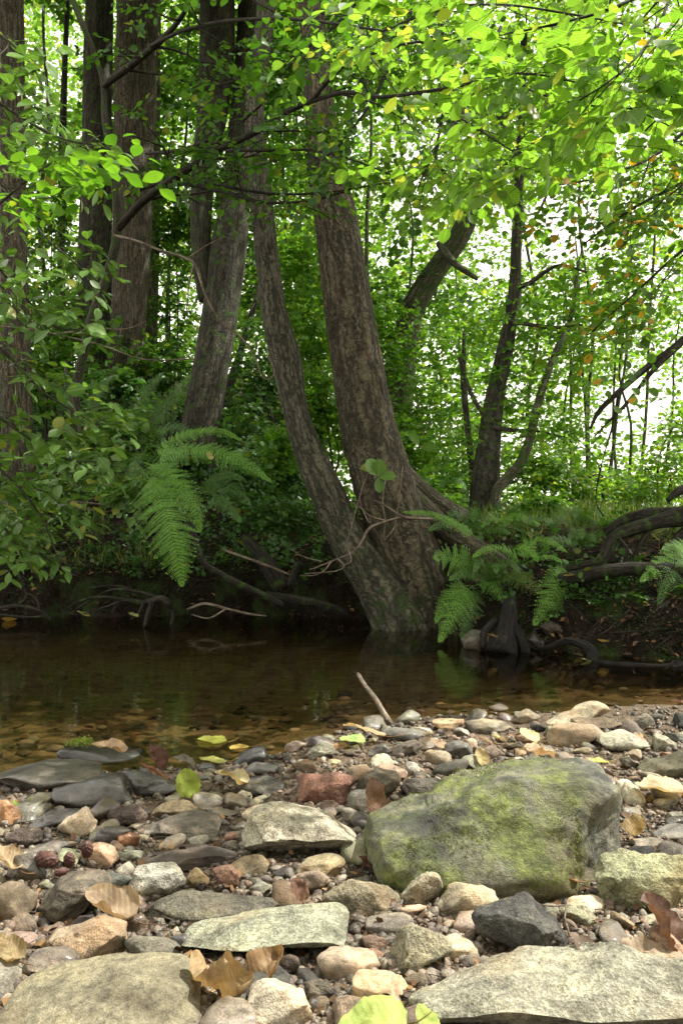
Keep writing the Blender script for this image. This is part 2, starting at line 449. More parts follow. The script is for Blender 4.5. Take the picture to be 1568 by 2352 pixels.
# thin bright cloud veils the whole sky
mx = nt.nodes.new('ShaderNodeMix'); mx.data_type = 'RGBA'; mx.inputs[0].default_value = .75
mx.inputs[7].default_value = (16.8, 15.9, 14.2, 1)
nt.links.new(sky.outputs[0], mx.inputs[6]); nt.links.new(mx.outputs[2], bg.inputs['Color'])
bg.inputs['Strength'].default_value = .088
scene.view_settings.view_transform = 'Standard'; scene.view_settings.look = 'None'
scene.view_settings.exposure = .93; scene.view_settings.gamma = 1
cy = scene.cycles
cy.max_bounces = 7; cy.diffuse_bounces = 4; cy.glossy_bounces = 3; cy.transmission_bounces = 4; cy.transparent_max_bounces = 10
cy.use_fast_gi = False
cy.sample_clamp_indirect = 6.; cy.use_adaptive_sampling = True; cy.adaptive_threshold = .02

# ---------------------------------------------------------------- ground sheet and water
def axis(fine, coarse_lo, coarse_hi, growth=1.12):
    a = list(fine); st = fine[1]-fine[0]; s = st; x = fine[0]; lo = []
    while x > coarse_lo: s *= growth; x -= s; lo.append(x)
    st = fine[-1]-fine[-2]; s = st; x = fine[-1]; hi = []
    while x < coarse_hi: s *= growth; x += s; hi.append(x)
    return np.array(lo[::-1]+a+hi)
gx = axis(np.arange(-2.6, 2.6, .022), -90, 90, 1.1)
gy = axis(np.concatenate([np.arange(.7, 6.2, .022)]), -40, 130, 1.1)
X, Yg = np.meshgrid(gx, gy); xf, yf = X.ravel(), Yg.ravel()
zf = height(xf, yf)
nx, ny = len(gx), len(gy)
i = np.arange(ny-1)[:, None]*nx+np.arange(nx-1)[None]
Q = np.stack([i, i+1, i+nx+1, i+nx], -1).reshape(-1, 4)
dN = Yn(xf)-yf; dW = yf-Yw(xf)
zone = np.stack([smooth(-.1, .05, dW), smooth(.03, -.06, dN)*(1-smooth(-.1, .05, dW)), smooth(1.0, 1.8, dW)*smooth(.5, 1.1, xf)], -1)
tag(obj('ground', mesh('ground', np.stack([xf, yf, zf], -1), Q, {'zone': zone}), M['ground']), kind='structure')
wv = np.array([[-9, 1.2, 0], [9, 1.2, 0], [9, 6.0, 0], [-9, 6.0, 0]], float)
tag(obj('water', mesh('water', wv, np.array([[0, 1, 2, 3]]), None, False), M['water']), kind='structure')
# ================================================================ stones
def ico(sub):
    import bmesh
    bm = bmesh.new(); bmesh.ops.create_icosphere(bm, subdivisions=sub, radius=1)
    V = np.array([v.co[:] for v in bm.verts]); T = np.array([[v.index for v in f.verts] for f in bm.faces]); bm.free()
    return V, T
ICO = {k: ico(k) for k in (1, 2, 3, 4, 5, 6)}

def cut_planes(D, P_, rng, k, lo, hi, soft=.05):
    """flatten facets: soft clamp against random planes (in normalised shape space)"""
    for _ in range(k):
        n = nrm(rng.normal(size=3)); h = rng.uniform(lo, hi)
        d = P_@n-h
        m = np.where(d > 0, d-soft*(1-np.exp(-np.maximum(d, 0)/soft)), 0)
        P_ = P_-m[:, None]*n
    return P_

def rock_shape(sub, outline, dims, seed, boxy=2.6, cuts=7, rough=1., hi=.95, lo=.72, planes=(), psoft=.02):
    """outline: radial function in the XZ plane (array over angles, unit scale ~1); dims=(a,b,c) half sizes in metres"""
    rng = np.random.default_rng(seed)
    D, T = ICO[sub]
    rho = np.sqrt(D[:, 0]**2+D[:, 2]**2); th = np.arctan2(D[:, 2], D[:, 0])
    n = len(outline); a = (th/(2*np.pi)*n) % n
    i0 = np.floor(a).astype(int) % n; f = a-np.floor(a); R_ = outline[i0]*(1-f)+outline[(i0+1) % n]*f
    p = 2./boxy
    rp = np.power(np.clip(rho, 1e-6, 1), p); dp = np.sign(D[:, 1])*np.power(np.abs(D[:, 1]), p)
    k = np.power(np.power(rp, boxy)+np.power(np.abs(dp), boxy), -1/boxy)
    V = np.stack([np.cos(th)*rp*k, dp*k, np.sin(th)*rp*k], -1)
    V = cut_planes(D, V, rng, cuts, lo, hi, .014)
    for pn, ph in planes:
        pn = nrm(pn); dd = V@pn-ph; V = V-np.where(dd > 0, dd-psoft*(1-np.exp(-np.maximum(dd, 0)/psoft)), 0)[:, None]*pn
    V[:, 0] *= R_; V[:, 2] *= R_
    q = V*np.array([1, .8, .7])+seed*7.13
    V = V*(1+.06*rough*fbm(q*1.6, 2)[:, None])
    V = V*np.array(dims)
    m = max(dims); sm = min(dims)
    N = nrm(V/np.array(dims)**2)
    q = V/m+seed*3.7
    rid = 1-np.abs(fbm(q*4.5+3, 3))*2.4
    V = V+N*(sm*(.07*rough*fbm(q*3.6, 4)+.05*rough*rid+.035*rough*fbm(q*14, 3)))[:, None]
    return V, T

def poly_radial(poly, n=96, blur=2):
    """centroid and radial profile of a star-shaped outline given in picture units (v up-flipped)"""
    p = np.array(poly, float); x, y = p[:, 0], p[:, 1]
    x2, y2 = np.roll(x, -1), np.roll(y, -1); cr = x*y2-x2*y; A = cr.sum()/2
    cx = ((x+x2)*cr).sum()/(6*A); cy_ = ((y+y2)*cr).sum()/(6*A)
    hw = (x.max()-x.min())/2; hh = (y.max()-y.min())/2
    q = np.stack([(x-cx)/hw, -(y-cy_)/hh], -1)
    th = np.arange(n)/n*2*np.pi; r = np.zeros(n)
    for i, t in enumerate(th):
        d = np.array([math.cos(t), math.sin(t)]); best = 0
        for j in range(len(q)):
            a, b = q[j], q[(j+1) % len(q)]; e = b-a
            den = d[0]*e[1]-d[1]*e[0]
            if abs(den) < 1e-9: continue
            s = (a[0]*e[1]-a[1]*e[0])/den; u = (a[0]*d[1]-a[1]*d[0])/den
            if s > 0 and -1e-6 <= u <= 1+1e-6: best = max(best, s)
        r[i] = best if best > 0 else .8
    for _ in range(blur): r = .25*np.roll(r, 1)+.5*r+.25*np.roll(r, -1)
    return cx, cy_, hw, hh, r

def C(z, ox, oy): return [(ox+.5*a, oy+.5*b) for a, b in z]
def R5(*z): return C(z, 0, 1470)
def R6(*z): return C(z, 784, 1470)
def R7(*z): return C(z, 0, 1862)
def R8(*z): return C(z, 784, 1862)
def FU(*z): return list(z)
G = (.21, .205, .18); DG = (.085, .083, .078); BLK = (.030, .031, .033); TAN = (.36, .29, .20); BR = (.16, .115, .08)
PALE = (.46, .43, .34); GRN = (.25, .265, .20); PUR = (.15, .105, .095); RED = (.27, .125, .095)
# outline, material, colour, boxiness, label, short name, options
HERO = [
 (R5((0,590),(60,568),(200,558),(400,560),(540,575),(560,600),(500,640),(300,660),(240,700),(100,710),(0,675),(-60,640)), 'rock_wet', (.10,.10,.09), 2.6, 'long low wet grey slab lying in the water at the left edge', 'wet grey slab', {}),
 (R5((272,492),(300,475),(420,478),(560,500),(620,500),(680,540),(720,585),(640,590),(540,575),(270,555)), 'rock_wet', BLK, 3., 'black angular stone at the waterline with a tuft of moss on top', 'black mossy-topped stone', {}),
 (R5((240,685),(330,655),(500,618),(560,620),(620,660),(670,740),(560,760),(480,800),(400,780),(280,770)), 'rock_wet', (.055,.055,.052), 3., 'dark rounded block in front of the wet grey slab', 'dark rounded block', {}),
 (R5((540,600),(600,585),(700,620),(790,660),(830,705),(760,730),(680,745),(620,700),(560,650)), 'rock_wet', (.05,.052,.045), 2.6, 'dark slab sloping right towards the green and yellow leaf', 'dark sloping slab', {}),
 (R5((1060,580),(1100,530),(1170,482),(1210,475),(1240,510),(1255,568),(1160,590)), 'rock_wet', BLK, 2.3, 'pointed blue-black stone standing at the water edge', 'pointed black stone', {}),
 (R5((1120,570),(1160,555),(1280,575),(1296,600),(1240,625),(1130,615)), 'rock_wet', (.12,.125,.13), 2.4, 'smooth wet blue-grey stone beside the pointed black stone', 'wet blue-grey stone', {}),
 (R5((1078,650),(1150,625),(1230,612),(1340,655),(1345,700),(1220,718),(1090,708)), 'rock_slate', (.13,.125,.115), 2.8, 'ridged grey stone left of the red brick-like stone', 'ridged grey stone', {}),
 (FU((672,1795),(690,1782),(735,1772),(780,1770),(826,1790),(822,1835),(775,1860),(710,1855),(676,1830)), 'rock_gran', RED, 5., 'red brick-like stone in the middle of the gravel', 'red stone', {'cuts': 9}),
 (R5((250,870),(300,820),(400,757),(430,760),(460,840),(450,900),(350,918),(255,905)), 'rock', (.62,.56,.47), 3.2, 'white and pinkish quartz stone with a pointed top near the left edge', 'white quartz', {'cuts': 10}),
 (R5((500,790),(560,765),(650,755),(692,790),(690,840),(620,865),(540,860),(500,840)), 'rock_gran', PUR, 2.8, 'knobbly purple-brown stone right of the white quartz', 'purple-brown stone', {}),
 (R5((115,865),(200,800),(330,780),(385,790),(300,845),(200,880)), 'rock_wet', (.06,.055,.06), 2.4, 'thin dark wedge of stone behind the white quartz', 'dark wedge', {}),
 (R5((-40,735),(40,740),(95,790),(95,850),(20,870),(-40,860)), 'rock_wet', (.36,.19,.075), 2.6, 'orange-brown stone cut by the left edge above the waterline', 'orange stone', {}),
 (R5((30,900),(80,875),(190,875),(192,920),(130,960),(50,950)), 'rock_gran', (.12,.09,.08), 2.6, 'lumpy dark brown stone left of the white quartz', 'lumpy brown stone', {}),
 (R5((690,800),(740,750),(840,725),(915,770),(860,800),(740,835)), 'rock', (.40,.32,.20), 3., 'flat sandy tan stone behind the flat brown slab', 'sandy tan stone', {}),
 (R5((610,870),(720,810),(900,780),(1010,820),(1040,870),(1000,910),(850,912),(660,925)), 'rock_slate', (.17,.145,.12), 2.8, 'flat grey-brown slab left of the big pale granite', 'flat brown slab', {}),
 (R5((430,900),(470,865),(550,860),(600,880),(560,960),(440,955)), 'rock_wet', (.075,.065,.06), 2.4, 'dark rounded wet stone partly behind the orange quartz', 'dark wet round stone', {}),
 (R5((535,895),(600,875),(645,900),(632,950),(580,975),(540,945)), 'rock_wet', (.42,.17,.07), 2.4, 'glossy orange-red quartz pebble among brown stones', 'orange quartz', {}),
 (FU((555,1920),(580,1870),(615,1853),(650,1858),(710,1870),(784,1883),(826,1892),(848,1920),(845,1960),(800,1968),(640,1966),(570,1962)), 'rock_gran', (.42,.40,.32), 3.6, 'big pale lumpy granite stone left of the mossy boulder', 'big pale granite', {'sub': 5, 'rough': 1.5, 'planes': [((0, -.8, -.6), .45)]}),
 (FU((848,1908),(860,1882),(900,1865),(960,1850),(1040,1815),(1110,1792),(1160,1772),(1250,1766),(1340,1764),(1388,1774),(1405,1798),(1412,1850),(1420,1930),(1412,1975),(1375,2010),(1340,2028),(1200,2035),(1000,2040),(920,2045),(878,2015),(850,1960)), 'rock_moss', (.155,.165,.135), 4.2, 'large boulder patched with yellow-green moss, the biggest stone on the bar', 'mossy boulder', {'sub': 6, 'rough': 1.1, 'cuts': -1, 'b': .15, 'lo': .9, 'psoft': .06, 'planes': [((.80, -.6, .05), .76), ((-.1, -.8, .5), .72), ((.1, .2, 1), .92)]}),
 (R7((600,250),(700,200),(820,170),(1000,150),(1090,185),(1112,225),(1000,252),(860,265),(640,270)), 'rock_slate', (.085,.065,.055), 2.8, 'dark rusty flat slab in front of the big pale granite', 'dark rusty slab', {}),
 (R7((580,350),(620,270),(720,248),(800,260),(865,340),(840,370),(700,405),(670,420),(590,398)), 'rock_gran', (.36,.36,.33), 2.8, 'light grey speckled stone left of the small cream stone', 'speckled grey stone', {}),
 (R7((842,305),(905,245),(965,318),(960,355),(880,354)), 'rock_smooth', (.62,.46,.24), 2.4, 'small cream-yellow pointed stone', 'cream pointed stone', {}),
 (R7((960,270),(1060,260),(1100,300),(1085,370),(1030,382),(975,315)), 'rock', (.20,.10,.07), 3.6, 'angular red-brown stone right of the cream pointed stone', 'angular red-brown stone', {'cuts': 10}),
 (R7((670,410),(740,392),(850,385),(1060,380),(1200,400),(1310,430),(1280,460),(1180,470),(1060,500),(880,545),(760,545),(685,500)), 'rock_gran', (.12,.115,.09), 3.6, 'long dark grey-brown stone behind the long greenish slab', 'long dark stone', {'sub': 5, 'planes': [((0, -.75, -.65), .5), ((.05, -.1, 1), .7)]}),
 (FU((412,2165),(450,2140),(500,2118),(580,2097),(670,2082),(740,2087),(800,2102),(824,2135),(810,2155),(760,2162),(690,2172),(600,2182),(530,2200),(480,2212),(430,2198)), 'rock_gran', (.27,.30,.23), 4., 'long flat greenish-grey slab, centre foreground', 'long greenish slab', {'sub': 5, 'planes': [((0, -.75, -.65), .40), ((.05, -.1, 1), .7)]}),
 (R7((-70,400),(0,332),(90,340),(170,400),(162,480),(80,542),(-20,550),(-70,500)), 'rock_smooth', (.20,.15,.095), 2.2, 'smooth round brown stone cut by the left edge', 'smooth brown stone', {'rough': .4}),
 (R7((150,530),(180,400),(240,320),(330,280),(440,252),(520,262),(550,312),(500,380),(420,420),(370,480),(240,562),(160,572)), 'rock_slate', (.15,.125,.095), 3., 'tilted dark banded stone behind the curled brown leaf', 'banded tilted stone', {'sub': 5}),
 (R7((220,600),(228,552),(360,507),(450,500),(560,520),(600,560),(622,620),(602,682),(480,702),(380,714),(345,690),(260,640)), 'rock', (.34,.26,.18), 5., 'blocky tan stone with a brown front face below the curled leaf', 'blocky tan stone', {'sub': 5, 'cuts': 9}),
 (R7((15,560),(80,550),(160,575),(197,620),(130,645),(50,640),(0,600)), 'rock_smooth', (.24,.16,.14), 2.4, 'flat pinkish-brown stone at the left edge, below the smooth brown one', 'flat pinkish stone', {}),
 (R7((45,800),(110,720),(150,648),(310,650),(355,700),(280,785),(160,792)), 'rock_slate', (.24,.20,.165), 4., 'tilted layered stone with a glossy wet top in the lower left corner', 'tilted layered stone', {'cuts': 9}),
 (R7((-60,960),(60,870),(200,820),(350,770),(500,730),(700,715),(830,740),(880,800),(920,900),(975,960),(900,1060),(-60,1060)), 'rock', (.22, .205, .135), 2.8, 'broad ochre and grey stone filling the lower left corner', 'broad ochre stone', {'sub': 6, 'rough': 1.0, 'b': .12, 'planes': [((0, -.8, -.6), .6)]}),
 (R7((1130,830),(1180,780),(1240,765),(1440,845),(1470,920),(1450,1000),(1200,1010),(1150,930)), 'rock', (.55,.50,.40), 4., 'white block-shaped stone at the bottom edge', 'white block stone', {'sub': 5, 'cuts': 9, 'rough': .6}),
 (R7((1010,895),(1060,845),(1130,835),(1160,950),(1090,985),(1020,950)), 'rock_gran', (.17,.16,.13), 2.4, 'small round grey stone tucked behind the white block stone', 'small round grey stone', {}),
 (FU((727,2200),(745,2180),(790,2173),(850,2185),(876,2205),(870,2230),(800,2255),(745,2242)), 'rock_smooth', (.36,.28,.21), 2.6, 'pinkish-beige stone between the dead leaf and the pale slab', 'pinkish-beige stone', {}),
 (FU((786,2280),(800,2242),(840,2224),(890,2226),(930,2250),(946,2285),(925,2312),(840,2318),(793,2305)), 'rock_smooth', (.52,.36,.21), 2.5, 'smooth sandy-orange oval cobble at the bottom, left of the big pale slab', 'sandy-orange cobble', {'rough': .3}),
 (FU((938,2258),(960,2222),(1004,2192),(1045,2180),(1084,2167),(1134,2182),(1214,2194),(1304,2200),(1404,2192),(1494,2192),(1568,2196),(1680,2200),(1740,2290),(1720,2400),(1100,2400),(1000,2352),(958,2300)), 'rock_gran', (.29,.295,.235), 3.6, 'huge pale grey-green slab across the lower right corner', 'big pale slab', {'sub': 6, 'rough': 1.5, 'b': .10, 'sink': .3, 'planes': [((0, -.86, -.5), .45), ((0, -.2, 1), .92)]}),
 (R8((220,670),(240,580),(320,535),(440,550),(540,610),(545,650),(440,690),(350,745),(300,772),(240,745)), 'rock_gran', (.29,.285,.20), 2.6, 'olive-grey rounded stone behind the left end of the big pale slab', 'olive rounded stone', {}),
 (R8((600,500),(610,460),(720,420),(850,405),(920,460),(1010,530),(1045,590),(1040,672),(960,692),(800,645),(700,600),(610,545)), 'rock_gran', (.075,.080,.078), 4., 'dark charcoal block behind the big pale slab', 'charcoal block', {'sub': 5, 'cuts': 10}),
 (R8((410,440),(470,340),(530,308),(600,335),(725,400),(710,430),(620,465),(600,530),(560,547),(500,500)), 'rock', (.38,.35,.26), 3.4, 'tan angular stone leaning on the charcoal block', 'tan angular stone', {'cuts': 9}),
 (R8((272,400),(300,330),(390,285),(450,300),(468,350),(430,410),(370,460),(300,462)), 'rock_gran', (.34,.34,.27), 2.8, 'pale egg-shaped stone in front of the left end of the mossy boulder', 'pale egg-shaped stone', {}),
 (R8((1135,380),(1160,290),(1220,210),(1330,180),(1500,185),(1610,210),(1650,300),(1620,440),(1450,480),(1330,480),(1250,490),(1150,455)), 'rock_gran', (.30,.33,.19), 2.9, 'rough greenish granite stone at the right edge below the mossy boulder', 'greenish granite', {'sub': 5, 'rough': 1.4}),
 (FU((728,2055),(760,2027),(820,2015),(870,2030),(920,2070),(925,2097),(860,2097),(800,2087),(740,2075)), 'rock_gran', (.27,.24,.16), 3.2, 'mottled conglomerate stone below the big pale granite', 'mottled conglomerate', {'rough': 1.6}),
 (R8((108,515),(160,495),(350,465),(340,500),(320,545),(240,572),(130,568)), 'rock', (.19,.17,.15), 4.5, 'narrow grey block below the pale egg-shaped stone', 'narrow grey block', {}),
 (R8((80,578),(150,570),(230,592),(215,655),(160,665),(90,625)), 'rock', (.22,.14,.10), 3., 'small rusty brown stone below the narrow grey block', 'small rusty stone', {}),
 (R8((1000,465),(1040,445),(1130,445),(1170,480),(1165,540),(1050,545)), 'rock_gran', (.24,.25,.18), 3.4, 'small olive-grey block right of the charcoal block', 'small olive block', {}),
 (R7((1345,325),(1400,275),(1460,270),(1520,332),(1480,395),(1380,375)), 'rock', (.36,.27,.22), 2.8, 'pinkish stone below the shaded underside of the big pale granite', 'pinkish stone', {}),
 (R7((1140,355),(1190,320),(1250,345),(1242,402),(1170,405)), 'rock_smooth', (.17,.175,.15), 2.6, 'small smooth grey stone left of the pinkish stone', 'small smooth grey stone', {}),
 (R7((840,525),(900,480),(935,490),(935,545),(860,555)), 'rock', (.40,.26,.19), 3., 'small pink stone resting against the long dark stone', 'small pink stone', {}),
 (R7((745,582),(820,525),(832,548),(790,590)), 'rock', (.52,.46,.36), 3.4, 'thin whitish shard lying below the long dark stone', 'whitish shard', {}),
 (R7((848,692),(950,698),(955,735),(870,742)), 'rock_smooth', (.15,.125,.10), 2.4, 'small brown oval stone above the crumpled dead leaf', 'small brown oval', {}),
 (R7((740,625),(800,580),(860,570),(872,645),(800,662)), 'rock_wet', (.07,.07,.078), 2.4, 'small wet slate-blue stone at the left tip of the greenish slab', 'slate-blue stone', {}),
 (R7((1370,810),(1420,785),(1540,800),(1580,850),(1540,905),(1450,900)), 'rock_gran', (.11,.095,.08), 3., 'dark brown stone between the white block and the sandy-orange cobble', 'dark brown stone', {}),
 (R6((168,465),(190,420),(240,392),(330,400),(382,432),(350,468),(200,480)), 'rock_smooth', (.145,.145,.14), 2.4, 'smooth dark grey dome-shaped stone below the upright stick', 'grey dome stone', {}),
 (R6((110,532),(150,480),(200,475),(232,512),(200,545)), 'rock_wet', (.10,.09,.08), 2.8, 'dark cobble just in front of the grey dome stone', 'dark cobble', {}),
 (R6((210,528),(240,490),(340,462),(382,492),(340,524),(230,535)), 'rock', (.12,.10,.085), 3., 'long dark brown cobble in front of the grey dome stone, on its right', 'long brown cobble', {}),
 (R6((553,382),(650,368),(740,378),(802,412),(790,445),(700,445),(570,412)), 'rock_slate', (.26,.235,.175), 3.4, 'ridged weathered long stone on the far edge of the bar', 'ridged long stone', {}),
 (R6((412,372),(480,360),(562,362),(557,412),(480,430),(425,402)), 'rock', (.50,.33,.20), 3., 'peach-coloured flat stone at the far water edge', 'peach flat stone', {}),
 (R6((438,545),(460,492),(520,465),(580,475),(603,522),(520,555)), 'rock_smooth', (.13,.135,.125), 2.4, 'round dark greenish cobble behind the mossy boulder', 'round dark cobble', {}),
 (R6((758,385),(800,345),(860,320),(917,352),(880,375),(790,395)), 'rock', (.24,.20,.15), 3.2, 'peaked brown-grey stone on the far edge of the bar', 'peaked stone', {}),
 (R6((900,400),(960,365),(1040,340),(1130,290),(1190,283),(1232,310),(1180,362),(1060,385),(960,402)), 'rock', (.42,.37,.27), 3.2, 'long pale sandy stone rising to the right on the far edge', 'long pale stone', {'rough': .6}),
 (R6((1050,372),(1150,350),(1240,345),(1287,392),(1280,412),(1150,415)), 'rock', (.21,.155,.10), 3., 'brown wedge stone on the far edge, right of the long pale stone', 'brown wedge stone', {}),
 (R6((880,465),(960,400),(1060,370),(1150,380),(1203,422),(1150,465),(1080,503),(960,495)), 'rock', (.33,.28,.21), 2.8, 'broad sandy-brown slab behind the mossy boulder', 'broad sandy slab', {}),
 (R6((1138,452),(1200,415),(1290,410),(1370,450),(1422,482),(1400,512),(1280,505),(1160,482)), 'rock', (.36,.36,.29), 3., 'light grey-green flat slab right of the broad sandy slab', 'light grey flat slab', {}),
 (R6((1280,385),(1350,345),(1410,340),(1437,382),(1422,412),(1320,400)), 'rock_gran', (.15,.145,.125), 3., 'dark grey angular stone on the far edge near the right', 'dark angular stone', {}),
 (R6((1418,495),(1440,432),(1490,435),(1542,482),(1540,505),(1430,520)), 'rock_smooth', (.26,.26,.20), 2.6, 'grey-green triangular cobble near the right edge', 'grey-green cobble', {}),
 (R6((1335,605),(1400,555),(1568,510),(1640,525),(1640,625),(1440,640)), 'rock', (.13,.13,.085), 3., 'dark olive rounded rock cut by the right edge behind the boulder', 'dark olive rock', {}),
 (R6((1275,535),(1320,525),(1372,572),(1330,605),(1285,595)), 'rock', (.22,.20,.16), 4., 'small grey pointed block right of the top of the mossy boulder', 'grey pointed block', {}),
 (R6((948,555),(980,515),(1050,515),(1087,560),(960,572)), 'rock_smooth', (.19,.17,.15), 2.4, 'rounded purple-grey stone peeping over the top of the mossy boulder', 'purple-grey stone', {}),
 (R6((788,565),(830,545),(910,560),(840,585),(795,605)), 'rock', (.26,.22,.15), 2.8, 'small tan stone peeping over the left shoulder of the boulder', 'small tan stone', {}),
 (R6((52,725),(90,640),(170,590),(252,602),(272,642),(240,695),(200,735),(80,760)), 'rock', (.17,.145,.105), 2.8, 'tilted brown slab with a brown leaf, right of the red stone', 'tilted brown slab', {}),
 (R6((250,695),(290,625),(400,640),(500,660),(522,692),(450,715),(360,720),(270,725)), 'rock_gran', (.10,.09,.08), 3., 'dark lumpy stone right of the tilted brown slab', 'dark lumpy stone', {}),
 (R6((1420,895),(1500,850),(1568,840),(1640,852),(1640,920),(1500,925)), 'rock_smooth', (.17,.165,.16), 2.6, 'grey stone at the right edge beside the mossy boulder', 'grey edge stone', {}),
 (R6((1305,925),(1450,915),(1512,942),(1520,975),(1380,985)), 'rock', (.34,.31,.26), 3., 'pale flat stone between the boulder and the greenish granite', 'pale flat stone', {}),
 (R6((1478,785),(1568,790),(1610,832),(1500,835)), 'rock_slate', (.22,.22,.17), 3., 'small layered grey stone at the right edge under the pale leaf', 'small layered stone', {}),
 (R5((1390,535),(1430,500),(1480,470),(1530,480),(1542,520),(1480,550),(1410,562)), 'rock_gran', (.34,.34,.27), 2.8, 'pale rough stone at the waterline above the red stone', 'pale rough stone', {}),
 (R7((0,620),(60,590),(90,640),(60,700),(0,710),(-40,680)), 'rock', (.30,.25,.16), 3., 'small ochre stone at the left edge below the flat pinkish stone', 'small ochre stone', {}),
 (R7((20,290),(60,210),(160,190),(240,260),(230,330),(120,350),(40,330)), 'rock_wet', (.10,.085,.065), 2.6, 'dark wet brown stone just behind the alder cones', 'dark wet brown stone', {}),
 (R7((100,190),(200,140),(300,125),(345,165),(280,205),(150,205)), 'rock_wet', (.15,.135,.12), 3., 'low wet grey-brown slab behind the alder cones', 'low wet slab', {}),
 (FU((505,1935),(520,1915),(540,1912),(552,1920),(548,1932),(520,1938)), 'rock_wet', (.33,.15,.085), 2.4, 'small wet reddish pebble at the left end of the big pale granite', 'reddish pebble', {}),
]
M['moss_rock'] = None
STONES = []       # (x, y, radius, short name)
def make_hero(k, rec):
    outl, mat, col, boxy, label, short, opt = rec
    cx, cy_, hw, hh, rad = poly_radial(outl)
    us = np.array(outl)[:, 0]; vs = np.array(outl)[:, 1]
    umid = (us.max()+us.min())/2; vmid = (vs.max()+vs.min())/2
    zg = .02; c = .02; Yc = (CAMH-.04)/((cy_-CY)/F)
    for _ in range(14):
        x = (cx-CX)/F*Yc
        zg = max(gz(x, Yc), -.03)
        a = hw*Yc/F; h = hh*Yc/F
        al = math.atan2(CAMH-zg-c, Yc)
        b = opt['b'] if 'b' in opt else min(max(a*.62, .012), h*.80/max(math.sin(al), .1))
        c2 = h*h-(b*math.sin(al))**2
        c = math.sqrt(max(c2, (h*.5)**2))/math.cos(al)
        Yc = .5*Yc+.5*(CAMH-zg-c*opt.get('sink', .5))/((cy_-CY)/F)
    zc = CAMH-(cy_-CY)/F*Yc
    xc = (cx-CX)/F*Yc
    sub = opt.get('sub', 4)
    V, T = rock_shape(sub, rad, (a, b, c), 100+k, boxy, opt.get('cuts', 7)+4, opt.get('rough', 1.), hi=.92, lo=opt.get('lo', .64), planes=opt.get('planes', ()), psoft=opt.get('psoft', .02))
    o = obj('boulder' if short == 'mossy boulder' else 'stone', mesh('stone', V, T), M[mat], None, (xc, Yc, zc))
    col = np.array(col); lum = col.mean(); col = col*.72+.28*lum*np.array([1.12, 1., .82])
    o.color = (*[float(c)*.92 for c in col], 1)
    tag(o, label, 'boulder' if short == 'mossy boulder' else 'stone', 'stones of the gravel bar')
    STONES.append((xc, Yc, max(a, b)*.92, short, a, b, zc, c))
    return o
HO = [make_hero(k, rec) for k, rec in enumerate(HERO)]
def moss_on(o, n, seed, size, zlo, xhi, name='moss'):
    """raised moss growing on a stone: tiny leaves rooted on its surface, a part of the stone"""
    rng = np.random.default_rng(seed); me = o.data; nv = len(me.vertices)
    V = np.empty(nv*3, np.float32); N = np.empty(nv*3, np.float32)
    me.vertices.foreach_get('co', V); me.vertices.foreach_get('normal', N); V = V.reshape(-1, 3); N = N.reshape(-1, 3)
    i = rng.integers(nv, size=n); p = V[i].astype(float)+rng.normal(size=(n, 3))*.0012; q = N[i].astype(float)
    f = fbm(p*18+3, 4)+.35*fbm(p*70, 2)
    k = (f > .10) & (p[:, 2] > zlo) & (p[:, 0] < xhi) & ((q[:, 2] > -.2)) & (q[:, 1] < .5)
    p, q = p[k], q[k]; n = len(p)
    th = np.repeat(rng.uniform(0, 6.28, n), 1); d = nrm(q+rng.normal(size=(n, 3))*.7); s_ = nrm(np.cross(d, rng.normal(size=(n, 3))))
    L = (size*rng.uniform(.5, 1.3, n))[:, None]
    W = np.stack([p-q*.0006-s_*L*.35, p-q*.0006+s_*L*.35, p+d*L], 1).reshape(-1, 3)
    g_ = Geo(); g_.add(W, np.arange(n*3).reshape(-1, 3), rnd=np.repeat(rng.random(n), 3), lc=W*0, lr=W*0)
    m = g_.build(name, M['moss_rock']); m.parent = o; m.location = (0, 0, 0); return m
NH = len(STONES)
M['moss_rock'] = leaf_mat('moss_on_rock', (.09, .11, .03), (.22, .25, .06), (.16, .15, .06), .85, .25, .7)
moss_on([o for o in HO if o.name.startswith('boulder')][0], 42000, 4, .0028, -.045, .11)

# tuft of moss on the black stone
def stone_top(short):
    for s in STONES:
        if s[3] == short: return s
# ------------------------------------------------ medium stones, one object each, sharing a few shapes
rng = np.random.default_rng(11)
TEMPL = []
for k in range(14):
    rr = np.random.default_rng(k+50)
    th = np.arange(96)/96*2*np.pi
    out = 1+.10*np.cos(th*2+rr.uniform(0, 6))+.07*np.cos(th*3+rr.uniform(0, 6))
    V, T = rock_shape(3, out, (1, rr.uniform(.65, .95), rr.uniform(.42, .8)), 300+k, rr.uniform(2.4, 4.5), 12, 1.2, lo=.6)
    V[:, 2] = np.where(V[:, 2] < 0, V[:, 2]*.9, V[:, 2])
    TEMPL.append([(V, T), None])
TM = {}
def templ_mesh(k, mat):
    if (k, mat) not in TM:
        V, T = TEMPL[k][0]
        me = mesh('pebble', V, T); me.materials.append(M[mat]); TM[(k, mat)] = me
    return TM[(k, mat)]
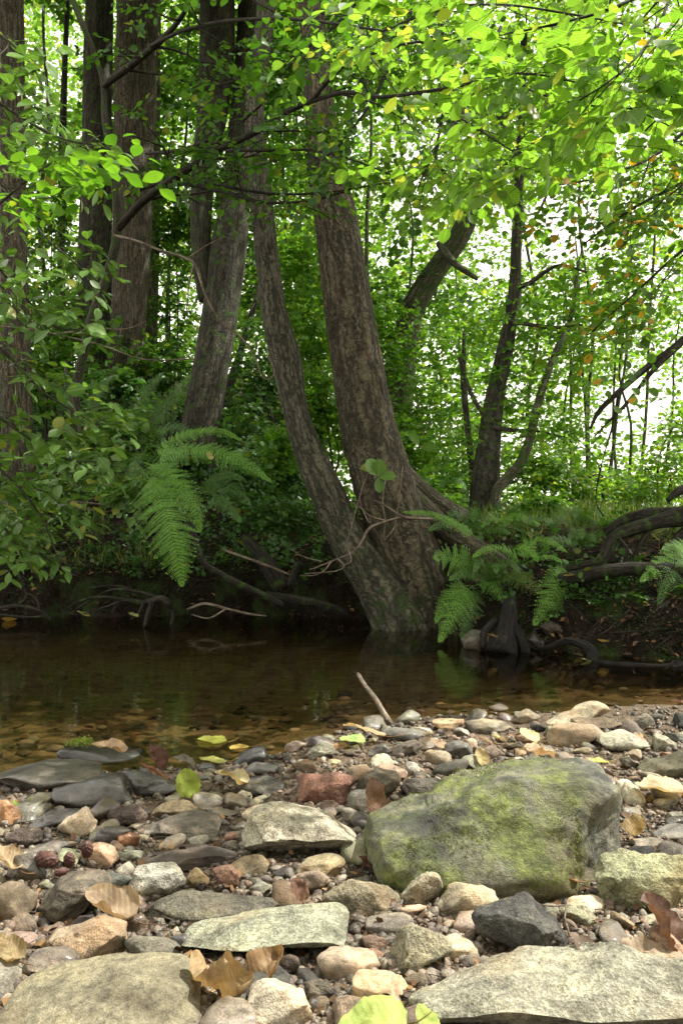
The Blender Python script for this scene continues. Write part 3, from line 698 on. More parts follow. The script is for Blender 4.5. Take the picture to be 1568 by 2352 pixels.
# materials for scaled templates (object space is unit-sized there)
def scaled_rock(name, wet, speck, bmp):
    m = rock_mat(name, wet, speck, bmp=bmp)
    nt_ = m.node_tree
    for n in list(nt_.nodes):
        if n.type == 'TEX_COORD':
            mp = nt_.nodes.new('ShaderNodeMapping'); mp.inputs['Scale'].default_value = (.035,)*3
            for l in list(n.outputs['Object'].links):
                nt_.links.new(mp.outputs[0], l.to_socket)
            nt_.links.new(n.outputs['Object'], mp.inputs[0])
    return m
M['peb_dry'] = scaled_rock('pebble_dry', 0., .6, .008)
M['peb_wet'] = scaled_rock('pebble_wet', .9, .4, .006)
COLS = [('grey', (.24, .23, .20)), ('dark grey', (.11, .11, .105)), ('brown', (.18, .125, .085)), ('tan', (.40, .31, .21)), ('rusty', (.28, .15, .09)),
        ('pale', (.48, .44, .35)), ('greenish', (.23, .25, .17)), ('purplish', (.17, .12, .11)), ('black', (.045, .046, .05)), ('pinkish', (.36, .24, .19))]
COLS = [(n_, tuple(float(.55*a+.45*b) for a, b in zip(c_, np.array([1.15, 1., .78])*sum(c_)/3))) for n_, c_ in COLS]
CW = np.array([3.6, 3.4, 5, 3.6, 1.1, 2.4, 2.6, .8, 1., .8]); CW = CW/CW.sum()
peb = []
tries = 0
sizes = np.concatenate([rng.uniform(.030, .050, 80), rng.uniform(.019, .030, 120), rng.uniform(.012, .019, 60)])
used = set()
for s in sizes:
    for _ in range(300):
        v = rng.uniform(1630, 2360); u = rng.uniform(-30, 1600)
        Y = (CAMH-.04)/((v-CY)/F); x = (u-CX)/F*Y
        if Y > Yn(x)-.01 and rng.random() > .04: continue
        if Y > Yn(x)+.25: continue
        ok = all(((x-q[0])/(q[4]*.9+s*.62))**2+((Y-q[1])/(q[5]*.9+s*.62))**2 > 1 for q in STONES[:NH]) and all((x-q[0])**2+(Y-q[1])**2 > (q[2]*.85+s*.72)**2 for q in peb)
        if ok: break
    else: continue
    peb.append((x, Y, s*.95))
    k = int(rng.integers(14)); ci = int(rng.choice(10, p=CW)); cn, cc = COLS[ci]
    wet = (Yn(x)-Y < .16) or rng.random() < .25
    z0 = gz(x, Y)
    sc = s*np.array([1, rng.uniform(.8, 1.15), rng.uniform(.6, 1.0)])
    o = bpy.data.objects.new('pebble', templ_mesh(k, 'peb_wet' if wet else 'peb_dry')); COL.objects.link(o)
    o.location = (x, Y, z0+sc[2]*.22); o.scale = sc; o.rotation_euler = (rng.normal()*.2, rng.normal()*.2, rng.uniform(0, 6.28))
    j = rng.uniform(.75, 1.3); jj = rng.uniform(.93, 1.07, 3)
    o.color = tuple(float(c) for c in np.array(cc)*j*jj*(.62 if wet else 1))+(1.,)
    szn = 'egg-sized' if s > .03 else ('walnut-sized' if s > .018 else 'little')
    order = sorted(range(NH), key=lambda q: (STONES[q][0]-x)**2+(STONES[q][1]-Y)**2)
    lab = None
    shp = ['angular', 'rounded', 'flattish', 'chipped'][k % 4]
    for q in order[:14]:
        dx = x-STONES[q][0]; dy = Y-STONES[q][1]
        rel = ('just right of' if dx > 0 else 'just left of') if abs(dx) > abs(dy) else ('just behind' if dy > 0 else 'just in front of')
        for cand in (f"{szn} {cn} pebble {rel} the {STONES[q][3]}", f"{szn} {shp} {cn} pebble {rel} the {STONES[q][3]}"):
            if cand not in used: lab = cand; break
        if lab: break
    if lab is None: lab = f"{szn} {shp} {cn} {'wet ' if wet else ''}pebble in the gravel near the {STONES[order[0]][3]}"
    used.add(lab)
    tag(o, lab, 'pebble', 'loose pebbles on the gravel bar')

# ------------------------------------------------ gravel: uncountable small pebbles in one object
def gravel(n, smin, smax, seed, vr, name, label, sub=1, power=2.2, ymax_off=.06, ur=(-60, 1640), gap=None):
    rng = np.random.default_rng(seed)
    v = rng.uniform(*vr, n); u = rng.uniform(*ur, n)
    Y = (CAMH-.03)/((v-CY)/F)
    x = (u-CX)/F*Y
    m = Y < Yn(x)+ymax_off
    if gap: m &= (u < gap[0]) | (u > gap[1])
    x, Y = x[m], Y[m]; n = len(x)
    s = smin+(smax-smin)*rng.random(n)**power
    z = height(x, Y)+s*.25
    D, T = ICO[sub]
    k = 8; sh = []
    for q in range(k):
        r2 = np.random.default_rng(q+900)
        V = cut_planes(D, D*np.array([1, r2.uniform(.6, 1), r2.uniform(.45, .9)]), r2, 5, .45, .85)
        sh.append(V*(1+.15*vnoise(V*2+q*9)[:, None]))
    sh = np.array(sh)
    idx = rng.integers(k, size=n)
    a = rng.uniform(0, 6.28, n); ca, sa = np.cos(a), np.sin(a)
    V = sh[idx]*s[:, None, None]
    b = rng.normal(size=n)*.4; cb, sb = np.cos(b), np.sin(b)
    X1 = V[..., 0]; Z1 = V[..., 2]
    V[..., 0], V[..., 2] = X1*cb[:, None]+Z1*sb[:, None], -X1*sb[:, None]+Z1*cb[:, None]
    X1 = V[..., 0].copy(); Y1 = V[..., 1].copy()
    V[..., 0] = X1*ca[:, None]-Y1*sa[:, None]; V[..., 1] = X1*sa[:, None]+Y1*ca[:, None]
    V = V+np.stack([x, Y, z], -1)[:, None]
    nv = len(D)
    TT = (T[None]+np.arange(n)[:, None, None]*nv).reshape(-1, 3)
    cc = np.array([c[1] for c in COLS])[rng.choice(10, p=CW, size=n)]*rng.uniform(.6, 1.35, (n, 1))
    wet = np.clip(.5+.5*vnoise(np.stack([x*5, Y*5, x*0], -1))+rng.normal(size=n)*.15, 0, 1)
    wet = np.where(Yn(x)-Y < .15, wet*.3, wet)
    cc = (cc*.6+.4*np.array([.15, .10, .065]))*(.5+.4*smooth(.3, .6, wet))[:, None]
    me = mesh(name, V.reshape(-1, 3), TT, {'rnd': np.repeat(wet, nv)}, True)
    ca_ = me.attributes.new('pc', 'FLOAT_COLOR', 'POINT')
    ca_.data.foreach_set('color', np.concatenate([np.repeat(cc, nv, 0), np.ones((n*nv, 1))], 1).astype(np.float32).ravel())
    o = obj(name, me, M['gravel']); tag(o, label, 'gravel', None, 'stuff'); return o
gravel(42000, .0012, .0050, 1, (1610, 2400), 'gravel', 'wet brown and tan gravel filling the gaps between the stones')
gravel(9500, .004, .0135, 2, (1610, 2400), 'coarse_gravel', 'coarse mixed pebbles scattered through the gravel bar', 2, 1.8)
gravel(26000, .0016, .006, 3, (1560, 2500), 'gravel', 'wet brown and tan gravel running on past the sides of the view', 1, 2.2, .06, (-1100, 2700), (-60, 1640))
gravel(5200, .006, .042, 4, (1560, 2500), 'coarse_gravel', 'mixed cobbles and pebbles running on past the sides of the view', 2, 2.2, .06, (-1100, 2700), (-75, 1655))
# ================================================================ leaves
def tmpl_broad(wide=.78, tip=.0, serr=0.):
    """alder-like broad leaf, y along the leaf 0..1, folded on the midrib; returns V, tris"""
    rows = [(0, .0), (.10, .20), (.28, .40), (.5, .485), (.72, .44), (.9, .24), (1.+tip, 0)]
    V = [(0, 0, 0)]; R_ = []
    for y, w in rows[1:-1]:
        w = w*wide
        zf_ = -.10*(y-.3)**2
        R_.append(len(V)); V += [(-w, y+.02, .16*w+zf_), (-w*.5, y, .045*w+zf_), (0, y, zf_), (w*.5, y, .045*w+zf_), (w, y+.02, .16*w+zf_)]
    V.append((0, rows[-1][0], -.09))
    T = [(0, R_[0]+k+1, R_[0]+k) for k in range(4)]
    for a, b in zip(R_[:-1], R_[1:]):
        for k in range(4): T += [(a+k, a+k+1, b+k+1), (a+k, b+k+1, b+k)]
    e = len(V)-1
    T += [(R_[-1]+k, R_[-1]+k+1, e) for k in range(4)]
    V = np.array(V, float)
    ys = np.array([0, -.35, -.12, 0])
    # petiole
    o = len(V); V = np.vstack([V, [(-.012, -.22, .01), (.012, -.22, .01)]]); T += [(0, o, o+1)]
    return V, np.array(T)
def tmpl_mid(wide=.75):
    V = np.array([(0, 0, 0), (-.40*wide, .30, .06), (-.42*wide, .68, .05), (0, 1, -.06), (.42*wide, .68, .05), (.40*wide, .30, .06)])
    T = np.array([(0, 3, 1), (1, 3, 2), (0, 5, 3), (5, 4, 3)])
    return V, T
def tmpl_far(wide=.8):
    V = np.array([(0, 0, 0), (-.42*wide, .5, .07), (0, 1, 0), (.42*wide, .5, .07)])
    return V, np.array([(0, 2, 1), (0, 3, 2)])
T_BROAD = tmpl_broad(.86); T_POINT = tmpl_broad(.66, .06); T_MID = tmpl_mid(.9); T_MIDP = tmpl_mid(.55); T_FAR = tmpl_far(.9)

def leaves(g, tm, pos, d, n, size, rng, rnd=None):
    V0, T0 = tm
    d = nrm(d); s = nrm(np.cross(d, n)); n = np.cross(s, d)
    m = len(pos)
    sx = size[:, None]*rng.uniform(.85, 1.12, (m, 1))
    V = (pos[:, None]+(V0[None, :, 0]*sx)[..., None]*s[:, None]+(V0[None, :, 1]*size[:, None])[..., None]*d[:, None]+(V0[None, :, 2]*size[:, None]*rng.uniform(.2, 2.2, (m, 1)))[..., None]*n[:, None])
    k = len(V0)
    T = (T0[None]+(np.arange(m)*k)[:, None, None]).reshape(-1, 3)
    if rnd is None: rnd = rng.random(m)
    lr = rng.uniform(0, 50, (m, 1, 1))+np.zeros((1, k, 3))+V0[None]*[1.5, 1.5, 0]
    g.add(V.reshape(-1, 3), T, rnd=np.repeat(rnd, k), lc=np.tile(V0, (m, 1)), lr=lr.reshape(-1, 3))

def sprays(rng, org, d, L, n, size, jit=.45, droop=.12, spread=1.0, up=(0, 0, 1.)):
    m = len(org)
    L = np.broadcast_to(np.asarray(L, float), (m,)); size = np.broadcast_to(np.asarray(size, float), (m,))
    t = (np.arange(n)+.6)/n; t = t[None]+rng.uniform(-.3, .3, (m, n))/n
    side = np.where(np.arange(n) % 2, 1., -1.)[None]
    d = nrm(d); s = nrm(np.cross(d, np.array(up)[None]+rng.normal(size=(m, 3))*.18)); N = np.cross(s, d)
    pos = org[:, None]+d[:, None]*(L[:, None]*t)[..., None]
    pos[..., 2] -= droop*L[:, None]*t**2
    ld = d[:, None]*(.45+.55*t)[..., None]+s[:, None]*(side*spread*(1.05-.5*t))[..., None]+rng.normal(size=(m, n, 3))*.22
    ld[..., 2] -= .25+.1*t
    ln = N[:, None]+rng.normal(size=(m, n, 3))*jit
    sz = size[:, None]*rng.uniform(.45, 1.18, (m, n))*(1-.25*np.abs(t-.5))
    return pos.reshape(-1, 3), ld.reshape(-1, 3), ln.reshape(-1, 3), sz.ravel()
def twigs(g, org, d, L, droop, r):
    m = len(org); L = np.broadcast_to(np.asarray(L, float), (m,)); r = np.broadcast_to(np.asarray(r, float), (m,))
    d = nrm(d); s = nrm(np.cross(d, [0, 0, 1.])); n = np.cross(s, d)
    ts = np.array([0, .33, .66, 1.]); rad = np.array([1, .8, .55, .2])
    P_ = org[:, None]+d[:, None]*(L[:, None]*ts)[..., None]; P_[..., 2] -= droop*L[:, None]*ts**2
    th = np.array([0, 2.1, 4.2])
    V = P_[:, :, None]+s[:, None, None]*(r[:, None]*rad)[..., None, None]*np.cos(th)[:, None]+n[:, None, None]*(r[:, None]*rad)[..., None, None]*np.sin(th)[:, None]
    Q = []
    for a in range(3):
        for k in range(3): Q.append((a*3+k, a*3+(k+1) % 3, a*3+3+(k+1) % 3, a*3+3+k))
    Q = (np.array(Q)[None]+(np.arange(m)*12)[:, None, None]).reshape(-1, 4)
    V = V.reshape(-1, 3)
    g.add(V, None, Q, bc=V*.5)

def grow(path, rng, n2, len2, n3=3, len3=.25, lo=.2, flat=.45, zb=.0, wob=.12):
    """side branches of a limb: path (n,4). returns list of side paths (with radii), list of (point, direction) for leaf sprays"""
    p = catmull(np.asarray(path, float), .06); N = len(p)
    out = []; sp = []
    for i in range(n2):
        t = lo+(1-lo)*(i+rng.random())/n2; k = min(int(t*(N-1)), N-2)
        tg = nrm(p[k+1, :3]-p[k, :3])
        sd = nrm(np.cross(tg, [0, 0, 1.]))*(1 if i % 2 else -1)
        d = nrm(tg*rng.uniform(.3, .9)+sd*rng.uniform(.5, 1.1)+np.array([0, 0, 1])*(zb+rng.normal()*flat))
        L = len2*rng.uniform(.5, 1.2)*(1-.35*t); r = max(.0012, min(p[k, 3]*.55, .011))
        q = [np.append(p[k, :3], r)]; c = p[k, :3].copy(); m = 6
        for j in range(m):
            d = nrm(d+rng.normal(size=3)*wob+np.array([0, 0, -.02]))
            c = c+d*L/m; q.append(np.append(c, r*(1-.8*(j+1)/m)))
            if j >= 1: sp.append((c.copy(), d.copy(), L))
            if n3 and j >= 1 and rng.random() < .8:
                d3 = nrm(d*.6+nrm(np.cross(d, [0, 0, 1.]))*rng.choice([-1, 1])+rng.normal(size=3)*.3)
                l3 = len3*rng.uniform(.5, 1.2)
                e = c+d3*l3*.5+rng.normal(size=3)*.02*l3; f = c+d3*l3
                out.append([np.append(c, r*.45), np.append(e, r*.32), np.append(f, .0008)])
                sp.append((e, d3, l3)); sp.append((f, d3, l3))
        sp.append((c.copy(), d.copy(), L)); out.append(q)
    sp.append((p[-1, :3], nrm(p[-1, :3]-p[-2, :3]), len2))
    return out, sp

# picture-plane openness of the far foliage (where white sky shows through)
HOLES = [(1310, 520, 170, 120, 1.), (1480, 930, 130, 115, .97), (1020, 420, 60, 80, .5), (950, 90, 120, 70, .5), (900, 330, 90, 70, .5), (1130, 620, 55, 90, .6), (870, 565, 45, 60, .6), (1180, 560, 50, 120, .6), (1010, 300, 60, 60, .6),
         (1330, 1010, 110, 90, .5), (1560, 780, 60, 60, .5), (860, 230, 80, 50, .4), (1180, 300, 90, 50, .3), (1440, 30, 90, 70, .4), (160, 640, 60, 70, .35), (1200, 1000, 60, 90, .25), (1390, 330, 80, 60, .4)]
def keep(p, rng, base=1.):
    u = CX+p[:, 0]/p[:, 1]*F; v = CY-(p[:, 2]-CAMH)/p[:, 1]*F
    k = np.full(len(p), base)
    for a, b, ra, rb, s in HOLES:
        k = k*(1-s*np.exp(-(((u-a)/ra)**2+((v-b)/rb)**2)))
    cl = .5+.5*fbm(p*np.array([1.1, 1.1, 1.4]), 2)*1.6
    k = k*np.clip(.35+1.1*cl, 0, 1.3)
    return rng.random(len(p)) < k

def crown(g, rng, blobs, n, size, nl=9, L=.45, tm=T_MID, jit=.5, mask=True, base=1., twg=None):
    """blobs: (x,y,z,rx,ry,rz,weight)"""
    B = np.array(blobs, float); w_ = B[:, 6]/B[:, 6].sum()
    i = rng.choice(len(B), n, p=w_)
    q = nrm(rng.normal(size=(n, 3)))*(rng.random(n)**.45)[:, None]
    org = B[i, :3]+q*B[i, 3:6]
    if mask: org = org[keep(org, rng, base) & (org[:, 1] > .5)]
    n = len(org)
    c = B[i[:n], :3]
    d = rng.normal(size=(n, 3)); d[:, 2] = d[:, 2]*.35
    a = sprays(rng, org, d, L*rng.uniform(.6, 1.3, n), nl, size, jit)
    leaves(g, tm, a[0], a[1], a[2], a[3], rng)
    if twg is not None: twigs(twg, org, d, L, .12, .003)

# ================================================================ trees
BARKD = {'bark_alder': bark_disp(.010, 1, 1.5), 'bark_grey': bark_disp(.006, 2, 1.2), 'bark_dark': bark_disp(.008, 3, .8), 'bark_far': bark_disp(.005, 4, .6),
         'bark_sapling': bark_disp(.0008, 5, 2.), 'bark_twig': None}
def tree(label, trunk, bark, K=40, step=.03, limbs=(), crown_fn=None, leafmat='leaf_canopy', cat='tree', name='tree', group=None, roots=()):
    tp = np.asarray(trunk, float); base = tp[0, :3]
    r = empty(name, base)
    tag(r, label, cat, group)
    g = Geo(); add_tube(g, tp, K, step, BARKD[bark]); g.build('trunk', M[bark], r, base)
    for l in limbs:
        g = Geo(); add_tube(g, np.asarray(l, float), 10, .05, None); g.build('branch', M[bark], r, l[0][:3])
    for l in roots:
        g = Geo(); add_tube(g, np.asarray(l, float), 18, .03, bark_disp(.004, 9)); g.build('root', M[bark], r, l[0][:3])
    if crown_fn:
        g = Geo(); crown_fn(g); g.build('crown', M[leafmat], r, base)
    return r
TW = .96
def T(*l):
    """trunk points: (u_left, u_right, v, Y) of the trunk's edges in the photograph -> centre + radius"""
    o = []
    for ul, ur, v, Y in l:
        o.append(np.append(P((ul+ur)/2, v, Y), (ur-ul)/2*Y/F*TW))
    return o
R0 = np.random.default_rng(5)
def top_crown(x, y, n=900, z=6.5, r=1.6, seed=0, size=.11):
    def f(g):
        rng = np.random.default_rng(seed)
        crown(g, rng, [(x, y, z, r, r, 1.1, 1), (x+.8*r, y+.3, z+.6, r*.8, r*.8, .9, .7), (x-.7*r, y-.2, z+.9, r*.8, r*.8, .9, .7)], n, size, 8, .5, T_FAR, .4, False)
    return f
def shade_canopy(blobs, n, seed, size=.15):  # unseen leaf masses, added as crowns and laid out to block sun and sky
    def f(g):
        rng = np.random.default_rng(seed)
        crown(g, rng, [(x, y, z, r, r*.8, .7, 1) for x, y, z, r in blobs], n, size, 8, .6, T_FAR, .35, False)
    return f
def extend(tk, n=3, dz=1.3, lean=(0, 0, 0)):
    tk = [np.array(t) for t in tk]
    d = nrm(tk[-1][:3]-tk[-2][:3])+np.array(lean)
    for k in range(n):
        t = tk[-1].copy(); t[:3] += nrm(d)*dz; t[3] *= .72; tk.append(t)
    return tk

# F: the main leaning alder
tkF = T((925, 1075, 1485, 4.75), (908, 1056, 1410, 4.74), (870, 1018, 1290, 4.72), (835, 978, 1190, 4.71), (800, 948, 1090, 4.72), (778, 912, 980, 4.76), (765, 890, 880, 4.8), (747, 866, 750, 4.85), (733, 842, 620, 4.9), (720, 820, 500, 4.95), (708, 793, 400, 5.), (702, 775, 300, 5.05), (694, 758, 150, 5.1), (684, 742, 0, 5.15), (672, 725, -160, 5.2))
tkF = extend(tkF, 4, 1.0)
tree('large brown alder trunk leaning left from the water edge, the thicker of the joined pair', tkF, 'bark_alder', 110, .012,
     crown_fn=shade_canopy([(0, 5.6, 6., 1.6), (1.6, 5.8, 6., 1.6), (3., 5.6, 6.2, 1.6), (1., 4.9, 5.6, 1.2), (2.6, 4.9, 5.6, 1.2), (4., 4.9, 6., 1.3)], 2400, 1),
     roots=[T((868, 938, 1110, 4.80), (925, 990, 1165, 4.78), (990, 1045, 1212, 4.72), (1062, 1108, 1254, 4.6), (1130, 1165, 1290, 4.45), (1190, 1215, 1325, 4.3)),
            T((862, 935, 1075, 4.95), (930, 985, 1125, 5.), (1000, 1045, 1168, 5.1), (1070, 1105, 1198, 5.25), (1140, 1165, 1216, 5.45))])
# E: thinner curved stem joined at the base
tkE = T((868, 1010, 1480, 4.66), (848, 985, 1425, 4.66), (815, 930, 1350, 4.66), (783, 880, 1290, 4.66), (745, 832, 1222, 4.67), (713, 795, 1140, 4.69), (686, 762, 1070, 4.72), (662, 730, 1005, 4.76), (643, 704, 920, 4.8), (622, 692, 830, 4.85), (602, 664, 730, 4.9), (590, 648, 640, 4.95), (580, 636, 540, 5.), (571, 626, 440, 5.05), (566, 616, 350, 5.1), (562, 608, 250, 5.15), (578, 622, 120, 5.2), (592, 634, 0, 5.25), (600, 640, -150, 5.3))
tkE = extend(tkE, 3, 1.0)
tree('slimmer grey alder stem curving left from the same base as the large leaning trunk', tkE, 'bark_grey', 56, .02,
     crown_fn=shade_canopy([(-1.6, 6.2, 6.2, 1.6), (-.4, 7.2, 6.8, 1.8), (-1.2, 5., 5.6, 1.1), (-2.4, 5.2, 5.8, 1.2)], 1500, 2))
# D
tkD = T((400, 500, 1080, 6.9), (412, 500, 1000, 6.9), (430, 518, 900, 6.95), (450, 535, 800, 7.), (470, 552, 680, 7.05), (485, 568, 560, 7.1), (510, 578, 440, 7.2), (520, 580, 330, 7.3), (535, 590, 200, 7.4), (545, 598, 60, 7.5), (550, 600, -140, 7.6))
tree('dark rough trunk leaning right between the paired left trunks and the curved grey stem', extend(tkD, 3, 1.4), 'bark_dark', 44, .03,
     limbs=[T((455, 500, 690, 7.1), (440, 488, 600, 7.1), (436, 486, 500, 7.15), (438, 495, 400, 7.2), (450, 526, 250, 7.3), (456, 540, 100, 7.4), (455, 540, -60, 7.5))],
     crown_fn=shade_canopy([(-2.2, 8.2, 7.6, 2.), (0, 8.6, 7.8, 2.)], 500, 3))
# C and B
tkC = T((225, 340, 990, 8.6), (240, 322, 900, 8.6), (250, 332, 800, 8.6), (258, 342, 650, 8.6), (262, 350, 500, 8.65), (262, 355, 350, 8.7), (262, 360, 200, 8.75), (266, 366, 50, 8.8), (268, 368, -150, 8.9))
tree('tall straight brown trunk with deep bark furrows, second from the left', extend(tkC, 3, 1.5), 'bark_alder', 48, .035, crown_fn=top_crown(-3.2, 10, 900, 8.2, 2.2, 4, .16))
tkC2 = T((318, 362, 1000, 9.6), (320, 362, 800, 9.6), (325, 365, 650, 9.6), (330, 368, 450, 9.7), (332, 368, 250, 9.8), (335, 370, 0, 9.9))
tree('grey-green trunk half hidden behind the tall straight brown one', extend(tkC2, 3, 1.5), 'bark_far', 24, .06)
tkB = T((175, 290, 1010, 9.1), (178, 262, 880, 9.1), (180, 262, 700, 9.1), (180, 258, 550, 9.1), (188, 256, 350, 9.1), (192, 258, 150, 9.1), (198, 262, -50, 9.1))
tree('dark furrowed trunk just left of the tall straight brown one', extend(tkB, 3, 1.5), 'bark_dark', 40, .04, crown_fn=top_crown(-3.6, 9.5, 600, 8.0, 1.8, 5, .16))
# A left edge
tkA = T((5, 95, 1230, 5.9), (8, 82, 1130, 5.9), (5, 76, 1000, 5.9), (2, 72, 850, 5.9), (-2, 66, 700, 5.9), (-4, 60, 500, 5.95), (-6, 56, 300, 6.), (-6, 54, 100, 6.), (-4, 54, -150, 6.))
tree('straight brown trunk standing at the left edge behind the hanging leaves', extend(tkA, 3, 1.3), 'bark_alder', 48, .03, crown_fn=top_crown(-2.8, 6.8, 800, 6.4, 1.7, 6, .13))
# G leaning back tree
tkG = T((905, 965, 760, 9.6), (930, 985, 690, 9.5), (975, 1025, 620, 9.4), (1030, 1080, 540, 9.3), (1075, 1118, 440, 9.2), (1110, 1145, 350, 9.1), (1145, 1175, 240, 9.))
g0 = np.array([(P(870, 900, 9.9)[0]), 9.9, gz(P(870, 900, 9.9)[0], 9.9), .30])
tree('thick trunk leaning steeply right above the green thicket behind the large leaning alder', [g0]+tkG, 'bark_far', 30, .05,
     limbs=[T((1000, 1020, 560, 9.4), (1030, 1048, 600, 9.), (1090, 1100, 640, 8.8))], crown_fn=shade_canopy([(4.4, 7., 7., 2.), (3., 9., 8., 2.), (5.4, 5.4, 6.4, 1.5), (5.2, 8.6, 7.6, 2.)], 800, 7))
# H dark back tree
tkH = T((1060, 1165, 1215, 6.9), (1074, 1150, 1170, 6.9), (1082, 1148, 1100, 6.9), (1095, 1150, 1020, 6.95), (1108, 1155, 940, 7.), (1128, 1168, 860, 7.), (1148, 1184, 770, 7.), (1165, 1196, 680, 7.), (1172, 1198, 580, 7.), (1178, 1200, 470, 7.), (1182, 1202, 380, 7.), (1190, 1206, 250, 7.), (1196, 1210, 80, 7.))
def crH(g):
    rng = np.random.default_rng(77)
    crown(g, rng, [(*P(1210, 330, 7.2), 1.1, .8, .8, 1), (*P(1330, 640, 7.3), .8, .7, .45, .5), (*P(1150, 760, 7.1), .6, .6, .6, .5), (*P(1250, 150, 7.3), 1.4, .9, .7, 1), (*P(1120, 960, 7.2), .5, .5, .5, .3), (*P(1260, 1010, 7.), .6, .5, .5, .4)], 620, .062, 9, .32, T_MID, .5)
tree('dark crooked trunk on the far bank, right of the centre, the sky behind it', tkH, 'bark_dark', 34, .035,
     limbs=[T((1180, 1194, 660, 7.), (1210, 1222, 650, 6.9), (1245, 1255, 625, 6.8), (1285, 1292, 608, 6.7), (1345, 1350, 625, 6.6)),
            T((1182, 1192, 540, 7.), (1225, 1232, 500, 7.1), (1262, 1268, 420, 7.2), (1280, 1285, 330, 7.3)),
            T((1160, 1172, 738, 6.9), (1210, 1220, 745, 6.8), (1270, 1280, 752, 6.7), (1335, 1340, 745, 6.6)),
            T((1120, 1135, 980, 6.9), (1170, 1180, 988, 6.8), (1230, 1236, 990, 6.7), (1300, 1303, 1005, 6.5)),
            T((1108, 1120, 960, 7.), (1075, 1085, 900, 7.2), (1050, 1058, 820, 7.3))],
     crown_fn=crH, leafmat='leaf_mid')
tkH2 = T((1122, 1148, 1190, 6.7), (1128, 1152, 1130, 6.7), (1150, 1176, 1100, 6.7), (1180, 1204, 1068, 6.7), (1205, 1226, 1010, 6.75), (1222, 1242, 940, 6.8), (1244, 1262, 870, 6.85), (1272, 1288, 800, 6.9), (1298, 1312, 750, 7.), (1312, 1322, 690, 7.1), (1325, 1332, 600, 7.2))
def crH2(g):
    rng = np.random.default_rng(78)
    crown(g, rng, [(*P(1330, 720, 7.1), .7, .6, .5, 1), (*P(1250, 850, 6.9), .5, .5, .5, .6)], 170, .06, 9, .3, T_MID, .5)
tree('slender grey stem curving right from the foot of the dark crooked trunk', tkH2, 'bark_far', 16, .05, crown_fn=crH2, leafmat='leaf_mid')
for lab, tk in (('short dark stem between the green thicket and the crooked trunk', T((1078, 1096, 1180, 7.6), (1076, 1092, 1080, 7.6), (1066, 1080, 980, 7.6), (1058, 1070, 860, 7.7), (1062, 1070, 760, 7.8))),
                ('thin dark pole left of the dark furrowed trunk, in front of bright leaves', T((128, 152, 960, 10.5), (130, 152, 800, 10.5), (132, 150, 600, 10.5), (134, 152, 400, 10.5), (140, 154, 200, 10.6), (150, 160, 0, 10.7))),
                ('thin dark slanting stem seen between the curved stem and the rough leaning trunk', T((500, 530, 980, 8.6), (512, 536, 900, 8.6), (540, 556, 820, 8.8), (566, 580, 740, 9.), (590, 600, 660, 9.2)))):
    tree(lab, tk, 'bark_dark', 14, .06)

# ------------------------------------------------ far trees: trunks, crowns one can tell apart
far = [(-60, 9.5, 'behind the left edge trunk'), (110, 12, 'in the bright gap left of the dark furrowed trunk'), (390, 11, 'in the gap between the straight brown trunk and the rough leaning one'), (610, 10.5, 'behind the slimmer curved stem'),
       (690, 13, 'in the gap between the two joined trunks'), (880, 12.5, 'right behind the large leaning trunk'), (985, 10.8, 'in the green thicket right of the large trunk'), (1060, 14, 'left of the crooked trunk'),
       (1240, 13, 'right of the crooked trunk'), (1360, 12, 'under the open patch of sky'), (1460, 15, 'in front of the bright sky at the right'), (1600, 11, 'cut by the right edge of the picture')]
for k, (u, Y, where) in enumerate(far):
    rng = np.random.default_rng(400+k)
    x = (u-CX)/F*Y; z0 = gz(x, Y)
    r0 = rng.uniform(.02, .045); lean = rng.uniform(-.12, .12)
    top = .63*Y+.8
    tk = [(x, Y, z0-.1, r0*1.3)]
    for j in range(1, 7):
        tk.append((x+lean*j*.9+rng.normal()*.06, Y+rng.normal()*.08, z0+j*top/6, r0*(1-.11*j)))
    nb = 9
    bl = []
    for j in range(nb):
        zz = rng.uniform(.15, 1.05)*top+.5
        bl.append((x+rng.normal()*1.1+lean*zz, Y+rng.normal()*.8, zz, rng.uniform(.6, 1.2), rng.uniform(.6, 1.), rng.uniform(.4, .8), 1))
    n = (1600 if u < 720 else 700) if u < 1100 else 520
    def cf(g, bl=bl, n=n, rng=rng, Y=Y): crown(g, rng, bl, n, .075+.003*Y, 9, .45, T_FAR, .65, True, 1.)
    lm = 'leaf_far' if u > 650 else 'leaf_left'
    tree('leafy young tree '+where, tk, 'bark_far', 10, .2, crown_fn=cf, leafmat=lm, group='young trees behind the stream')

# ------------------------------------------------ pale saplings in front of the sky at the right
for k, (u, Y, w_) in enumerate([(1325, 11, 7), (1352, 12, 6), (1388, 10.5, 7), (1412, 13, 6), (1448, 11.5, 6), (1515, 13, 6), (1285, 12.2, 5)]):
    rng = np.random.default_rng(600+k)
    x = (u-CX)/F*Y; z0 = gz(x, Y); h = rng.uniform(3., 4.6); ln = rng.uniform(-.05, .12)
    tk = [(x+ln*j*h/5+rng.normal()*.03, Y+rng.normal()*.04, z0-.05+j*h/5, w_*Y/F*.5*(1-.13*j)*1.4) for j in range(6)]
    bl = [(tk[j][0], Y, tk[j][2], .35, .35, .4, 1) for j in (1, 2, 3, 4, 5)]
    def cf(g, bl=bl, rng=rng): crown(g, rng, bl, 75, .085, 8, .3, T_FAR, .6)
    o = tree('thin pole-like sapling in the row before the bright sky on the right', tk, 'bark_far', 8, .2, crown_fn=cf, leafmat='leaf_far', group='thin saplings against the sky', name='sapling')

